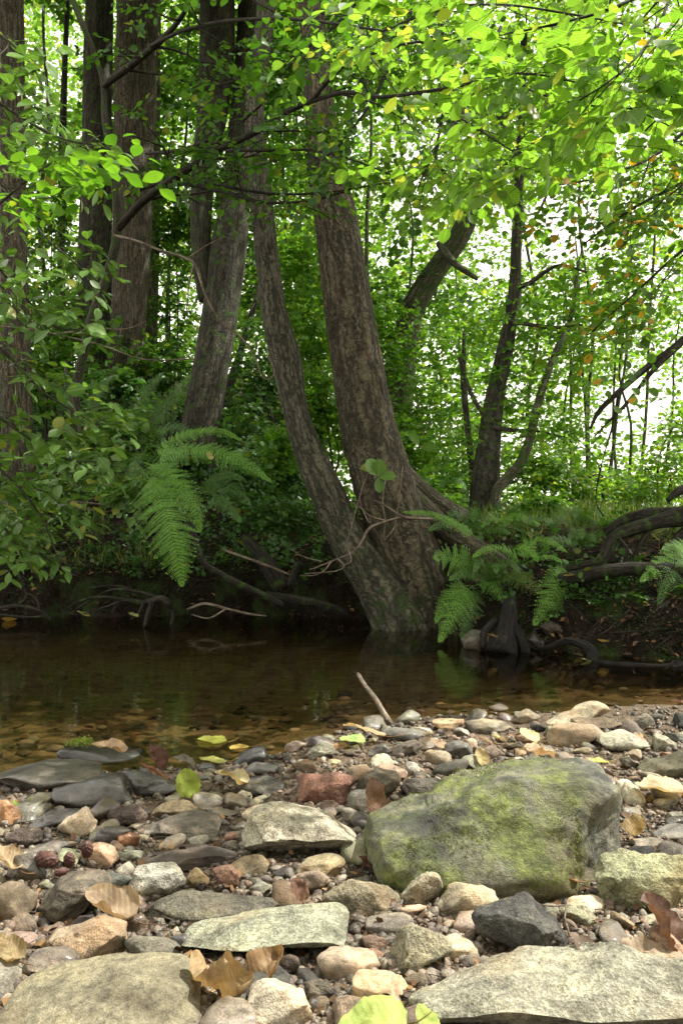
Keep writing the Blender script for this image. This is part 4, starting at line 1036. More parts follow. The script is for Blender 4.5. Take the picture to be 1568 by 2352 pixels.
# ------------------------------------------------ distant wood: one uncountable mass
g = Geo(); rng = np.random.default_rng(31)
n = 26000
Y = rng.uniform(17, 30, n); u = rng.uniform(-150, 1750, n); v = rng.uniform(-60, 1190, n)
org = np.stack([(u-CX)/F*Y, Y, CAMH-(v-CY)/F*Y], -1)
kp = keep(org, rng, 1.) & (rng.random(n) < np.interp(u, [0, 600, 900, 1200, 1700], [.85, .9, .75, .55, .6])*np.interp(v, [0, 700, 1000, 1180], [.75, .9, 1, 1.25]))
org = org[kp]; d = rng.normal(size=org.shape); d[:, 2] *= .4
a = sprays(rng, org, d, .7, 8, .19, .8); leaves(g, T_FAR, *a, rng)
tag(g.build('distant_woodland', M['leaf_far']), 'pale green mass of distant woodland leaves behind all the trunks', 'woodland', None, 'stuff')

# ------------------------------------------------ green thicket right behind the big trunk, darker lower woods at the left
def bush(label, blobs, n, size, mat, seed, nl=9, L=.3, tm=T_MID, jit=.5, group=None, stems=True, mask=True, name='shrub'):
    rng = np.random.default_rng(seed)
    b = np.array(blobs, float); base = np.array([b[:, 0].mean(), b[:, 1].mean(), 0.]); base[2] = gz(base[0], base[1])
    r = empty(name, base); tag(r, label, 'bush', group)
    g = Geo(); tw = Geo()
    crown(g, rng, blobs, n, size, nl, L, tm, jit, mask)
    for q in range(6 if stems else 0):
        e = b[rng.integers(len(b))]
        s_ = base+np.array([rng.normal()*.1, rng.normal()*.1, -.05])
        m_ = (s_+e[:3])/2+rng.normal(size=3)*.12
        add_tube(tw, [np.append(s_, .012), np.append(m_, .009), np.append(e[:3], .004)], 6, .08)
    if stems: tw.build('stem', M['bark_twig'], r, base)
    g.build('foliage', M[mat], r, base)
    return r
def B(u, v, Y, ru, rv, w_=1., ry=None):
    return (*P(u, v, Y), ru*Y/F, ry if ry else ru*Y/F*.7, rv*Y/F, w_)
bush('dense green thicket directly right of the large leaning trunk', [B(900, 800, 8.6, 70, 130), B(960, 950, 8.4, 100, 110), B(1010, 830, 9, 90, 110), B(890, 1020, 8., 60, 80), B(990, 1080, 8, 90, 80)], 1150, .062, 'leaf_mid', 41)
bush('dark bush behind the gap between the two joined trunks', [B(720, 760, 8.4, 70, 170), B(740, 930, 8., 50, 90), B(700, 600, 8.8, 80, 100)], 620, .06, 'leaf_mid', 42)
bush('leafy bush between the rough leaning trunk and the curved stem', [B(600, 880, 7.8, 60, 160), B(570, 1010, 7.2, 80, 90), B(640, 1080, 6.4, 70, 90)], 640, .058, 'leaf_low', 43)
bush('bush filling the gap right of the straight brown trunk', [B(390, 700, 9, 50, 180), B(400, 520, 9.4, 60, 100), B(370, 840, 8.4, 60, 70)], 460, .062, 'leaf_left', 44)
bush('bush in the gap left of the dark furrowed trunk', [B(130, 700, 9, 50, 190), B(120, 480, 9.6, 60, 100), B(110, 850, 8.4, 60, 70)], 460, .062, 'leaf_left', 45)
bush('low light-green bush behind the grassy bank at the right', [B(1230, 1080, 8.4, 70, 70), B(1330, 1110, 8.6, 90, 60), B(1440, 1120, 9, 90, 50), B(1300, 980, 9, 60, 60)], 700, .062, 'leaf_far', 46)
bush('pale bush by the right edge, above the roots', [B(1540, 1080, 7.5, 60, 90), B(1560, 960, 7.8, 50, 60), B(1480, 1130, 8, 50, 40)], 420, .055, 'leaf_far', 47)
bush('small shaded bush left of the crooked trunk', [B(1010, 1010, 7.2, 45, 70), B(1040, 1120, 7.4, 50, 60), B(960, 1120, 6.4, 40, 50)], 330, .05, 'leaf_mid', 48)

# ------------------------------------------------ the young alder whose long boughs cross the picture
tkS = T((150, 178, 1010, 5.4), (158, 182, 940, 5.35), (172, 194, 850, 5.3), (200, 222, 730, 5.2), (232, 254, 640, 5.15), (254, 276, 560, 5.1), (258, 280, 480, 5.05), (252, 268, 400, 5.), (234, 250, 280, 4.95), (230, 242, 190, 4.9), (210, 222, 120, 4.85), (180, 194, 50, 4.8), (150, 164, -30, 4.8), (120, 130, -120, 4.8))
rS = empty('young_alder', tkS[0][:3]); tag(rS, 'young alder with crooked slim stem and dark boughs reaching far to the right', 'tree')
g = Geo(); add_tube(g, tkS, 16, .03, BARKD['bark_sapling']); g.build('trunk', M['bark_sapling'], rS, tkS[0][:3])
def bough(l): return [np.append(P(u, v, Y), w_*Y/F*.62) for u, v, w_, Y in l]
BOUGHS = [
 bough([(262, 535, 15, 5.1), (330, 460, 15, 4.9), (420, 395, 14, 4.6), (500, 345, 12, 4.4), (590, 300, 12, 4.1), (660, 255, 11, 3.9), (712, 232, 9, 3.7), (745, 195, 7, 3.5), (800, 140, 5, 3.3), (850, 80, 4, 3.1)]),
 bough([(712, 232, 8, 3.7), (790, 212, 8, 3.4), (870, 222, 7, 3.2), (960, 212, 6.5, 2.9), (1060, 195, 6, 2.7), (1140, 172, 5, 2.5), (1230, 170, 4, 2.4), (1330, 190, 3, 2.3)]),
 bough([(240, 195, 13, 4.9), (300, 150, 14, 4.7), (355, 105, 12, 4.5), (400, 60, 10, 4.3), (440, 0, 8, 4.1), (470, -60, 6, 3.9)]),
 bough([(345, 105, 7, 4.5), (420, 70, 7, 4.2), (520, 48, 7, 3.9), (640, 42, 6, 3.6), (760, 52, 5, 3.3), (880, 70, 4, 3.)]),
 bough([(290, 448, 8, 5.), (370, 420, 8, 4.8), (480, 432, 7, 4.5), (590, 462, 6, 4.2), (700, 462, 5, 4.), (790, 440, 4, 3.8)]),
 bough([(425, 402, 6, 4.6), (520, 428, 6, 4.4), (640, 445, 5, 4.2), (760, 440, 4, 4.), (880, 420, 3, 3.8)]),
 bough([(335, 352, 5, 4.9), (410, 345, 7, 4.6), (470, 325, 6, 4.4), (540, 290, 5, 4.2), (600, 240, 4, 4.)]),
 bough([(520, 345, 5, 4.3), (620, 345, 5, 4.1), (720, 345, 4, 3.9), (820, 370, 3, 3.7), (920, 410, 3, 3.5)]),
 bough([(960, 212, 5, 2.9), (1040, 260, 4, 2.8), (1120, 310, 3.5, 2.7), (1200, 360, 3, 2.6), (1290, 400, 2.5, 2.5)]),
 bough([(800, 140, 5, 3.3), (930, 100, 5, 2.9), (1060, 90, 4, 2.6), (1200, 70, 4, 2.4), (1330, 40, 3, 2.2)]),
 bough([(880, 70, 5, 3.), (1010, 20, 5, 2.7), (1150, 10, 4, 2.4), (1300, 30, 4, 2.2), (1450, 60, 3, 2.1), (1560, 110, 3, 2.)]),
 bough([(1140, 172, 4, 2.5), (1240, 215, 4, 2.4), (1340, 240, 3.5, 2.3), (1450, 250, 3, 2.2), (1540, 290, 2.5, 2.1)]),
]
def inview_keep(c, rng):
    u = CX+c[0]/c[1]*F; v = CY-(c[2]-CAMH)/c[1]*F
    return rng.random() < np.interp(u, [500, 800, 1100, 1568], [.62, .62, .62, .5]) and v < np.interp(u, [300, 700, 900, 1200, 1568], [480, 500, 480, 410, 330]) and u > 150
rng = np.random.default_rng(8)
OR, DI, LL = [], [], []
for bi, l in enumerate(BOUGHS):
    g = Geo(); add_tube(g, l, 9, .04)
    side, sp = grow(l, rng, 6 if bi else 9, .50, 3, .26, .12, .4, .0)
    for s_ in side:
        if len(s_) > 3 or rng.random() < .8: add_tube(g, s_, 4, .08)
    g.build('bough', M['bark_twig'], rS, l[0][:3])
    for c, d, L in sp:
        if inview_keep(c, rng): OR.append(c); DI.append(d+rng.normal(size=3)*.35); LL.append(L)
OR, DI = np.array(OR), np.array(DI)
uu = CX+OR[:, 0]/OR[:, 1]*F+rng.normal(size=len(OR))*60
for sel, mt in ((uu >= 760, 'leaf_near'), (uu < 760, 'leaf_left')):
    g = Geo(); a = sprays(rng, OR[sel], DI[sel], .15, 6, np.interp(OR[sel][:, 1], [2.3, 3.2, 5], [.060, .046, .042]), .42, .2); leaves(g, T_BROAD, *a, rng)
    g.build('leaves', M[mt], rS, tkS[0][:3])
tw = Geo(); twigs(tw, OR, DI, .17, .2, .0011); tag(tw.build('twig_growth', M['bark_twig'], rS, tkS[0][:3]), kind='stuff')

# extra near leaf masses: alder boughs hanging in from above
def hanging(label, starts, mat, seed, size, tm, n2=9, len2=.4, name='overhanging_bough', cat='branch', bark='bark_twig', nl=5, L=.16, jit=.45, r0=7, droop=.25, keepf=None, dens=1., group=None):
    rng = np.random.default_rng(seed)
    base = starts[0][0][:3] if not isinstance(starts[0][0], tuple) else P(*starts[0][0][:2], starts[0][0][3])
    r = empty(name, base); tag(r, label, cat, group)
    OR, DI = [], []
    g = Geo()
    for l in starts:
        l = bough(l); add_tube(g, l, 7, .05)
        side, sp = grow(l, rng, n2, len2, 3, .2, .08, .4, -.05)
        for s_ in side: add_tube(g, s_, 4, .08)
        for c, d, L_ in sp:
            if rng.random() < dens and (keepf is None or keepf(c)): OR.append(c); DI.append(d+rng.normal(size=3)*.35)
    g.build('branch', M[bark], r, base)
    g = Geo(); OR, DI = np.array(OR), np.array(DI)
    a = sprays(rng, OR, DI, L, nl, size, jit, droop); leaves(g, tm, *a, rng)
    g.build('leaves', M[mat], r, base)
    return r
def uvlim(f):
    def k(c):
        u = CX+c[0]/c[1]*F; v = CY-(c[2]-CAMH)/c[1]*F
        return f(u, v)
    return k
hanging('bright yellow-green alder bough hanging in at the top right corner', [[(1700, -160, 12, 2.2), (1560, -60, 9, 2.1), (1400, 20, 6, 2.), (1250, 60, 4, 2.)], [(1560, -60, 7, 2.1), (1500, 80, 5, 2.), (1420, 170, 4, 1.9), (1330, 230, 3, 1.9)], [(1620, -100, 7, 2.2), (1570, 80, 5, 2.1), (1540, 230, 4, 2.), (1480, 300, 3, 2.)]],
        'leaf_near', 21, .052, T_BROAD, 8, .32, keepf=uvlim(lambda u, v: v < 330+.0*u and v > -200), dens=.4)
hanging('alder boughs with yellowing leaves at the right edge, above the dead branch', [[(1750, 300, 9, 3.6), (1600, 400, 7, 3.6), (1450, 480, 5, 3.5), (1340, 560, 3, 3.5)], [(1700, 480, 8, 3.6), (1560, 580, 6, 3.5), (1450, 680, 4, 3.5), (1360, 760, 3, 3.4)], [(1700, 150, 8, 3.8), (1540, 330, 6, 3.8), (1400, 400, 4, 3.7), (1250, 430, 3, 3.7)]],
        'leaf_yellowing', 22, .042, T_BROAD, 11, .5, keepf=uvlim(lambda u, v: v < 860), dens=.7)
hanging('leafy boughs spreading over the two joined trunks near the top', [[(900, -200, 9, 4.2), (820, 0, 8, 4.2), (700, 110, 6, 4.1), (580, 170, 4, 4.), (450, 210, 3, 4.)], [(1000, -120, 8, 4.2), (930, 60, 7, 4.1), (860, 220, 5, 4.), (780, 330, 4, 4.), (700, 400, 3, 4.)], [(1000, -60, 8, 4.), (1020, 120, 6, 4.), (1010, 300, 5, 3.9), (960, 430, 3, 3.9)]],
        'leaf_left', 23, .046, T_BROAD, 12, .55, dens=.5)
hanging('leafy bough drooping across the middle right, before the open sky', [[(1150, 60, 7, 3.4), (1080, 230, 6, 3.4), (1000, 360, 5, 3.3), (1100, 460, 3, 3.3)], [(1300, 60, 7, 3.6), (1240, 260, 5, 3.5), (1160, 380, 4, 3.4), (1080, 430, 3, 3.4)]],
        'leaf_near', 24, .046, T_BROAD, 10, .42, keepf=uvlim(lambda u, v: v < 450), dens=.55)
# left-hand shrub with pointed leaves hanging over the bank
Ls = [[(-160, 120, 8, 3.3), (20, 250, 6, 3.3), (150, 320, 4, 3.2), (260, 330, 3, 3.1)], [(-160, 330, 8, 3.4), (0, 430, 6, 3.4), (120, 560, 4, 3.3), (220, 640, 3, 3.3)],
      [(-160, 520, 8, 3.5), (0, 620, 6, 3.4), (110, 740, 4, 3.4), (190, 760, 3, 3.3)], [(-160, 700, 8, 3.5), (0, 800, 6, 3.5), (100, 900, 4, 3.4), (230, 980, 3, 3.4)],
      [(-160, 860, 8, 3.6), (0, 960, 6, 3.5), (140, 1050, 4, 3.5), (270, 1060, 3, 3.4)], [(-160, 1000, 8, 3.6), (0, 1080, 6, 3.6), (90, 1180, 4, 3.5), (140, 1300, 3, 3.5)],
      [(-160, 1120, 7, 3.7), (-20, 1180, 5, 3.6), (40, 1260, 4, 3.6), (90, 1330, 3, 3.5)], [(-160, 0, 8, 3.3), (0, 80, 6, 3.3), (80, 160, 4, 3.2), (120, 260, 3, 3.2)]]
hanging('shrub with pointed grey-green leaves hanging over the bank along the left edge', Ls, 'leaf_shrub', 25, .070, T_POINT, 8, .30, 'hanging_shrub', 'shrub', 'bark_sapling', 4, .15, .35, keepf=uvlim(lambda u, v: u < np.interp(v, [0, 700, 1000, 1200, 1350], [190, 220, 270, 150, 90]) and v < 1290 and rng.random() < np.interp(v, [200, 500, 900, 1200], [.32, .34, .5, .55])))
hanging('single spray of bright leaves sticking out in front of the dark furrowed trunk', [[(-40, 500, 5, 2.6), (80, 400, 4, 2.55), (160, 350, 3, 2.5), (230, 310, 2, 2.5)]], 'leaf_mid', 26, .070, T_POINT, 3, .12, 'leafy_twig', 'twig', 'bark_sapling', 3, .12, .4)

# ------------------------------------------------ unseen trees added behind the viewer to cut the light on the far bank
for k, (x, y, lab, bl) in enumerate([(-3.2, -2.2, 'unseen leafy tree added behind the viewer on the left to shade the stream', [(-3.2, -2.2, 3.2, 1.8), (-2.6, -3, 5.2, 2.), (-4.6, 0, 3., 1.6), (-4.8, .8, 5., 1.7), (-3.8, -1., 1.6, 1.2)]),
                                     (.4, -4.2, 'unseen leafy tree added straight behind the viewer to shade the stream', [(.4, -4, 3., 1.9), (.4, -4.4, 5.5, 2.1), (-1.2, -4, 1.8, 1.5), (2., -4, 2., 1.5)]),
                                     (4.2, -2.6, 'unseen leafy tree added behind the viewer on the right to shade the stream', [(4.2, -2.6, 2.6, 1.7), (4.6, -3.4, 4.6, 1.9), (4.6, -.6, 1.8, 1.2), (3.2, -3.6, 1.6, 1.3)])]):
    z0 = gz(x, y)
    tree(lab, [(x, y, z0-.1, .19), (x+.05, y, z0+1.2, .15), (x-.05, y+.05, z0+2.6, .13), (x, y, z0+4.4, .08), (x+.1, y, z0+6, .03)], 'bark_dark', 16, .15, crown_fn=shade_canopy(bl, 1500, 40+k, .17))
# ================================================================ things on the far bank
def hit(u, v, lo=3.3, hi=16., n=900, off=0.):
    Y = np.linspace(lo, hi, n); x = (u-CX)/F*Y; z = CAMH-(v-CY)/F*Y
    h = np.maximum(height(x, Y), 0.)+off
    k = np.argmax(z < h)
    if not (z < h).any(): k = n-1
    return np.array([x[k], Y[k], z[k]])
def glimb(l, dy=0., off=.0, lo=3.3):
    """root or branch lying on the bank: (u, v, width px[, Y override])"""
    o = []
    for q in l:
        if len(q) > 3: p = P(q[0], q[1], q[3])
        else: p = hit(q[0], q[1], lo, off=off)
        o.append(np.append(p, q[2]*p[1]/F*.46))
    return o
T_PINN = (np.array([(0, 0, 0), (-.24, .4, .02), (0, 1, -.05), (.22, .4, .02)]), np.array([(0, 2, 1), (0, 3, 2)]))
def frond(path, width, N, rng, npin=24, npn=10):
    """path (n,3) rachis, width = full width in m, N plane normal -> Geo, stalk path"""
    p = catmull(np.hstack([path, np.zeros((len(path), 1))]), .01)[:, :3]
    s = np.concatenate([[0], np.cumsum(np.linalg.norm(np.diff(p, axis=0), axis=1))]); L = s[-1]
    N = nrm(np.array(N, float))
    O, D, Nn, S = [], [], [], []
    prof = lambda t: np.interp(t, [0, .12, .3, .6, .85, 1.], [.45, .85, 1., .78, .38, .04])
    for i in range(npin):
        t = .10+.90*(i+.5)/npin
        k = min(int(np.searchsorted(s, t*L)), len(p)-2)
        tg = nrm(p[min(k+2, len(p)-1)]-p[max(k-2, 0)]); sd = nrm(np.cross(tg, N)); nn = np.cross(sd, tg)
        for sg in (-1, 1):
            pl = width*.5*prof(t)*rng.uniform(.9, 1.05)
            if pl < .004: continue
            pd = nrm(sd*sg+tg*.42+rng.normal(size=3)*.09)
            m = int(np.clip(pl/.0075, 4, 22))
            ws = (np.arange(m)+.5)/m
            pos = p[k]+pd*(pl*ws)[:, None]; pos[:, 2] -= pl*.18*ws**2
            w_ = (L/npin*.60)*(1-.72*ws**1.3)*rng.uniform(.85, 1.1, m)+.001
            q = nrm(np.cross(pd, nn))
            for s2 in (-1, 1):
                O.append(pos); D.append(np.repeat((q*s2+pd*.55)[None], m, 0)); S.append(w_); Nn.append(nn+rng.normal(size=(m, 3))*.12)
            O.append(pos[-1:]); D.append(pd[None]); S.append(np.array([min(pl*.14, .012)])); Nn.append(nn[None])
    return np.concatenate(O), np.concatenate(D), np.concatenate(Nn), np.concatenate(S), p
def fern(label, fronds, seed, mat='fern', group='ferns on the far bank'):
    rng = np.random.default_rng(seed)
    f0 = fronds[0]; base = P(*f0[0][0])
    r = empty('fern', base); tag(r, label, 'fern', group)
    for path, wpx, N, *mt in fronds:
        q = pts(path); w_ = wpx*path[0][2]/F
        L = np.linalg.norm(np.diff(q, axis=0), axis=1).sum()
        O, D, Nn, S, p = frond(q, w_, N, rng, int(np.clip(L/.019, 14, 34)))
        g = Geo(); leaves(g, T_PINN, O, D, Nn, S*1.22, rng, rng.uniform(.2, .8)+rng.normal(size=len(O))*.2)
        V = p[::3]; nn = len(V)
        t, tt, qq, bc = tube(np.hstack([V, np.linspace(.0022, .0006, nn)[:, None]]), 4, .05)
        g.add(t, tt, qq, rnd=np.full(len(t), .6), lc=t*0, lr=t*0)
        g.build('frond', M[mt[0] if mt else mat], r, base)
    return r
CAMN = (0, -1, .55)
fern('big fern on the left bank with two broad fronds arching down to the water', [
    ([(335, 1090, 4.55), (362, 1130, 4.4), (390, 1210, 4.25), (408, 1280, 4.2), (418, 1345, 4.18)], 150, (.15, -1, .35), 'fern'),
    ([(330, 1062, 4.6), (375, 1080, 4.45), (418, 1120, 4.35), (448, 1170, 4.3), (460, 1222, 4.3)], 92, (.35, -1, .6), 'fern'),
    ([(340, 1075, 4.7), (400, 1042, 4.65), (470, 1035, 4.6), (545, 1055, 4.55), (622, 1105, 4.5)], 84, (.1, -.9, .8), 'fern'),
    ([(345, 1070, 4.8), (330, 1040, 4.75), (310, 1062, 4.65), (308, 1115, 4.6)], 40, (-.2, -1, .4), 'fern_dark'),
    ([(350, 1065, 4.9), (400, 1010, 4.95), (460, 990, 4.95), (510, 990, 4.9), (556, 1012, 4.85)], 50, (0, -.9, .9), 'fern')], 1)
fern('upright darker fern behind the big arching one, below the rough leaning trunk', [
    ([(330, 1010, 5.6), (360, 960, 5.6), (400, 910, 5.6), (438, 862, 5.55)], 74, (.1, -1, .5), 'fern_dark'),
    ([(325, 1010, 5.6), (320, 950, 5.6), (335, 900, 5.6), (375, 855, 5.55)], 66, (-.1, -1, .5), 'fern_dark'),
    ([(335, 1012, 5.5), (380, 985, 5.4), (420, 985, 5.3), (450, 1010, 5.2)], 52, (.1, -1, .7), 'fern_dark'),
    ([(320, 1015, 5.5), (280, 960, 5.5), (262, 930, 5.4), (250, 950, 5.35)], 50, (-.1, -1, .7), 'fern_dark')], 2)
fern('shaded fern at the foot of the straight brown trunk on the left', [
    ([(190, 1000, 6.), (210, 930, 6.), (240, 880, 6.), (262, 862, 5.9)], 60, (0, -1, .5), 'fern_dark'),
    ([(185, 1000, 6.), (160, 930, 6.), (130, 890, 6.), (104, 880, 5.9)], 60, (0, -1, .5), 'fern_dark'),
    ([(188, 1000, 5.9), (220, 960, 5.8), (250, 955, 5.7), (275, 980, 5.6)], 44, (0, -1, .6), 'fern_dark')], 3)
fern('bright fern whose fronds lie along the buttress of the large leaning trunk', [
    ([(1100, 1240, 4.3), (1050, 1205, 4.3), (985, 1180, 4.3), (925, 1176, 4.3)], 44, (0, -.8, 1), 'fern'),
    ([(1098, 1312, 4.15), (1065, 1290, 4.15), (1030, 1278, 4.15), (996, 1282, 4.1)], 86, (-.1, -1, .35), 'fern'),
    ([(1095, 1235, 4.3), (1060, 1212, 4.3), (1020, 1188, 4.3)], 34, (0, -.8, 1), 'fern')], 4)
fern('spreading fern in the middle of the right bank, its fronds held out flat', [
    ([(1195, 1300, 4.25), (1160, 1260, 4.2), (1115, 1262, 4.15), (1085, 1280, 4.1)], 46, (0, -.7, 1), 'fern'),
    ([(1195, 1298, 4.25), (1180, 1262, 4.2), (1215, 1262, 4.15), (1235, 1290, 4.1)], 44, (0, -.7, 1), 'fern'),
    ([(1200, 1296, 4.3), (1215, 1250, 4.3), (1255, 1240, 4.25), (1302, 1268, 4.2)], 44, (0, -.7, 1), 'fern'),
    ([(1200, 1298, 4.2), (1235, 1280, 4.1), (1268, 1280, 4.05), (1290, 1292, 4.)], 34, (0, -.7, 1), 'fern'),
    ([(1170, 1305, 4.15), (1190, 1322, 4.05), (1220, 1345, 4.), (1248, 1362, 4.)], 62, (0, -1, .5), 'fern_yellow')], 5)
fern('dark green fern frond hanging down the right bank towards the water', [
    ([(1288, 1292, 4.1), (1284, 1330, 4.), (1262, 1380, 3.95), (1225, 1436, 3.92)], 86, (.1, -1, .3), 'fern'),
    ([(1288, 1292, 4.15), (1296, 1330, 4.1), (1290, 1370, 4.05)], 50, (.1, -1, .3), 'fern_dark')], 6)
fern('fern at the right edge below the log, its fronds drooping', [
    ([(1600, 1262, 4.), (1560, 1272, 3.9), (1515, 1300, 3.85), (1470, 1335, 3.8)], 70, (0, -1, .5), 'fern'),
    ([(1600, 1270, 4.), (1560, 1300, 3.85), (1530, 1340, 3.8), (1512, 1388, 3.78)], 66, (0, -1, .5), 'fern_dark'),
    ([(1600, 1255, 4.), (1560, 1252, 3.95), (1520, 1262, 3.9)], 50, (0, -1, .7), 'fern'),
    ([(1605, 1280, 4.), (1590, 1310, 3.9), (1570, 1350, 3.85)], 56, (0, -1, .5), 'fern_dark')], 7)
fern('lush fern growing down to the water beside the base of the large trunk', [
    ([(1085, 1345, 4.2), (1060, 1372, 4.1), (1035, 1420, 4.05), (1008, 1475, 4.)], 66, (-.1, -1, .4), 'fern'),
    ([(1088, 1345, 4.2), (1085, 1385, 4.1), (1070, 1430, 4.05), (1062, 1478, 4.02)], 56, (0, -1, .4), 'fern_dark'),
    ([(1090, 1345, 4.2), (1115, 1340, 4.15), (1140, 1355, 4.1), (1165, 1390, 4.05)], 46, (0, -1, .6), 'fern'),
    ([(1080, 1345, 4.25), (1050, 1350, 4.2), (1020, 1385, 4.15), (1000, 1430, 4.1)], 50, (-.1, -1, .5), 'fern')], 8)
fern('low fern on top of the right bank, in front of the crooked trunk', [
    ([(1170, 1220, 5.), (1160, 1192, 5.), (1190, 1185, 4.95), (1240, 1205, 4.9)], 40, (0, -.8, 1), 'fern'),
    ([(1170, 1220, 5.), (1200, 1195, 5.), (1245, 1190, 5.), (1280, 1205, 4.95)], 40, (0, -.8, 1), 'fern_dark'),
    ([(1170, 1220, 5.), (1140, 1192, 5.), (1120, 1196, 4.95), (1105, 1212, 4.9)], 34, (0, -.8, 1), 'fern')], 9)
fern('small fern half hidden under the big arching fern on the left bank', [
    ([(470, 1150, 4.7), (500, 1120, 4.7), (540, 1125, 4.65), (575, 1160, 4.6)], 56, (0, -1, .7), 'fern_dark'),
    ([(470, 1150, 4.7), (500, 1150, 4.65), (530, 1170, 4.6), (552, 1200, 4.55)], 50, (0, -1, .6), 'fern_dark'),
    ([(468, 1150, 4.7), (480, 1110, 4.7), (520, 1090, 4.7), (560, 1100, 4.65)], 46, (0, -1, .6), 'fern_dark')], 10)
for k, (u, v, Y) in enumerate([(610, 1060, 6.2), (560, 1100, 5.8), (120, 1060, 5.6), (250, 1100, 5.2), (1330, 1215, 5.2), (1010, 1150, 6.4), (1130, 1340, 4.15), (1330, 1262, 4.5), (1080, 1225, 4.7), (1545, 1215, 4.6)]):
    rr = np.random.default_rng(70+k); fr = []
    for j in range(5):
        a = -1.15+j*.57+rr.normal()*.12; L_ = rr.uniform(55, 85)
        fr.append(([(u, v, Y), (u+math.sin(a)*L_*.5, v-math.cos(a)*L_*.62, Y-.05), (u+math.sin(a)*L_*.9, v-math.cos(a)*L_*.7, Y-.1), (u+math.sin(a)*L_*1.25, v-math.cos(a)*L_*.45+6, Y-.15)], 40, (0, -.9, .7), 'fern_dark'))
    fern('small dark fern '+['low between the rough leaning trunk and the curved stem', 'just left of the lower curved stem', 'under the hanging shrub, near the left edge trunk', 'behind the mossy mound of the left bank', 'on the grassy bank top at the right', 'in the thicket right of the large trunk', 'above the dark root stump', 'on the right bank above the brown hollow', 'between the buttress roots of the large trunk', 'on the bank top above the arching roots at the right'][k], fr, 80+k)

# ---------------------------------------------------------------- roots, logs and dead wood
def wood(name, label, cat, limbs, mat='root', K=12, disp=(.004, 3), group=None, part='branch', lo=3.3):
    """limbs: first is the main piece"""
    L = [glimb(l, lo=lo) for l in limbs]; base = L[0][0][:3]
    if len(L) == 1:
        g = Geo(); add_tube(g, L[0], K, .02, bark_disp(*disp)); o = g.build(name, M[mat], None, base); return tag(o, label, cat, group)
    r = empty(name, base); tag(r, label, cat, group)
    for l in L:
        g = Geo(); add_tube(g, l, K, .02, bark_disp(*disp)); g.build(part, M[mat], r, l[0][:3])
    return r
wood('exposed_roots', 'thick bare roots arching over the dark hollow in the right bank', 'roots', [
    [(1640, 1150, 60, 4.1), (1568, 1185, 50, 4.1), (1500, 1202, 36, 4.1), (1420, 1228, 30, 4.1), (1395, 1262, 28, 4.08), (1375, 1290, 24, 4.05), (1300, 1308, 18, 4.1)],
    [(1600, 1180, 40, 4.25), (1500, 1182, 34, 4.25), (1440, 1195, 30, 4.3), (1390, 1225, 22, 4.35)],
    [(1590, 1210, 24, 4.15), (1550, 1240, 18, 4.1), (1545, 1290, 12, 4.05)],
    [(1500, 1205, 16, 4.1), (1470, 1250, 11, 4.1), (1440, 1300, 8, 4.1)],
    [(1420, 1235, 12, 4.05), (1440, 1262, 8, 4.05), (1430, 1300, 6, 4.05)]], 'root', 18, (.006, 5), part='root')
wood('fallen_log', 'straight dark log lying along the right bank under the arching roots', 'log', [[(1285, 1335, 32, 4.0), (1360, 1318, 34, 3.95), (1440, 1308, 34, 3.9), (1530, 1308, 32, 3.86), (1640, 1310, 30, 3.8)]], 'root', 24, (.006, 7))
wood('wet_log', 'black wet log lying in the water at the right with a mossy bent end', 'log', [
    [(1352, 1523, 22, 3.62), (1400, 1532, 30, 3.56), (1460, 1538, 32, 3.52), (1530, 1540, 32, 3.5), (1640, 1520, 34, 3.5)],
    [(1356, 1524, 26, 3.62), (1360, 1500, 26, 3.66), (1340, 1482, 24, 3.7), (1300, 1472, 18, 3.75), (1262, 1486, 12, 3.8), (1235, 1490, 8, 3.84)]], 'root_wet', 20, (.006, 4))
wood('tree_stump', 'dark root stump standing at the water edge on the right bank', 'stump', [
    [(1172, 1380, 34, 4.0), (1168, 1420, 44, 3.95), (1160, 1460, 60, 3.9), (1150, 1505, 90, 3.86)],
    [(1180, 1440, 26, 3.92), (1200, 1475, 24, 3.86), (1208, 1505, 22, 3.83)],
    [(1140, 1425, 18, 3.95), (1112, 1452, 18, 3.9), (1108, 1490, 14, 3.86)]], 'root_wet', 22, (.007, 8), part='root')
wood('tree_root', 'thick brown root plunging into the water right of the hanging fern', 'root', [[(1262, 1390, 30, 4.05), (1290, 1410, 36, 4.0), (1312, 1450, 34, 3.92), (1330, 1500, 26, 3.85)]], 'root', 18, (.006, 9))
wood('tree_root', 'pale curved root coming out of the left bank below the big fern', 'root', [
    [(432, 1190, 12, 4.7), (448, 1235, 15, 4.65), (466, 1290, 17, 4.6), (500, 1315, 17, 4.6), (545, 1340, 19, 4.62), (600, 1365, 17, 4.65), (650, 1390, 14, 4.7)]], 'root', 14, (.002, 3))
wood('fallen_log', 'grey fallen log at the dark waterline between the curved root and the trunks', 'log', [[(612, 1366, 18, 4.75), (680, 1378, 22, 4.75), (740, 1390, 22, 4.78), (800, 1410, 16, 4.82)]], 'root', 14, (.003, 4))
wood('broken_stump', 'split leaning stump on the bank left of the curved grey stem', 'stump', [[(560, 1232, 22, 4.95), (590, 1265, 32, 4.9), (620, 1305, 40, 4.85), (648, 1350, 46, 4.85)], [(690, 1290, 12, 4.8), (676, 1315, 16, 4.8), (668, 1345, 20, 4.8)]], 'root', 18, (.007, 6), part='stem')
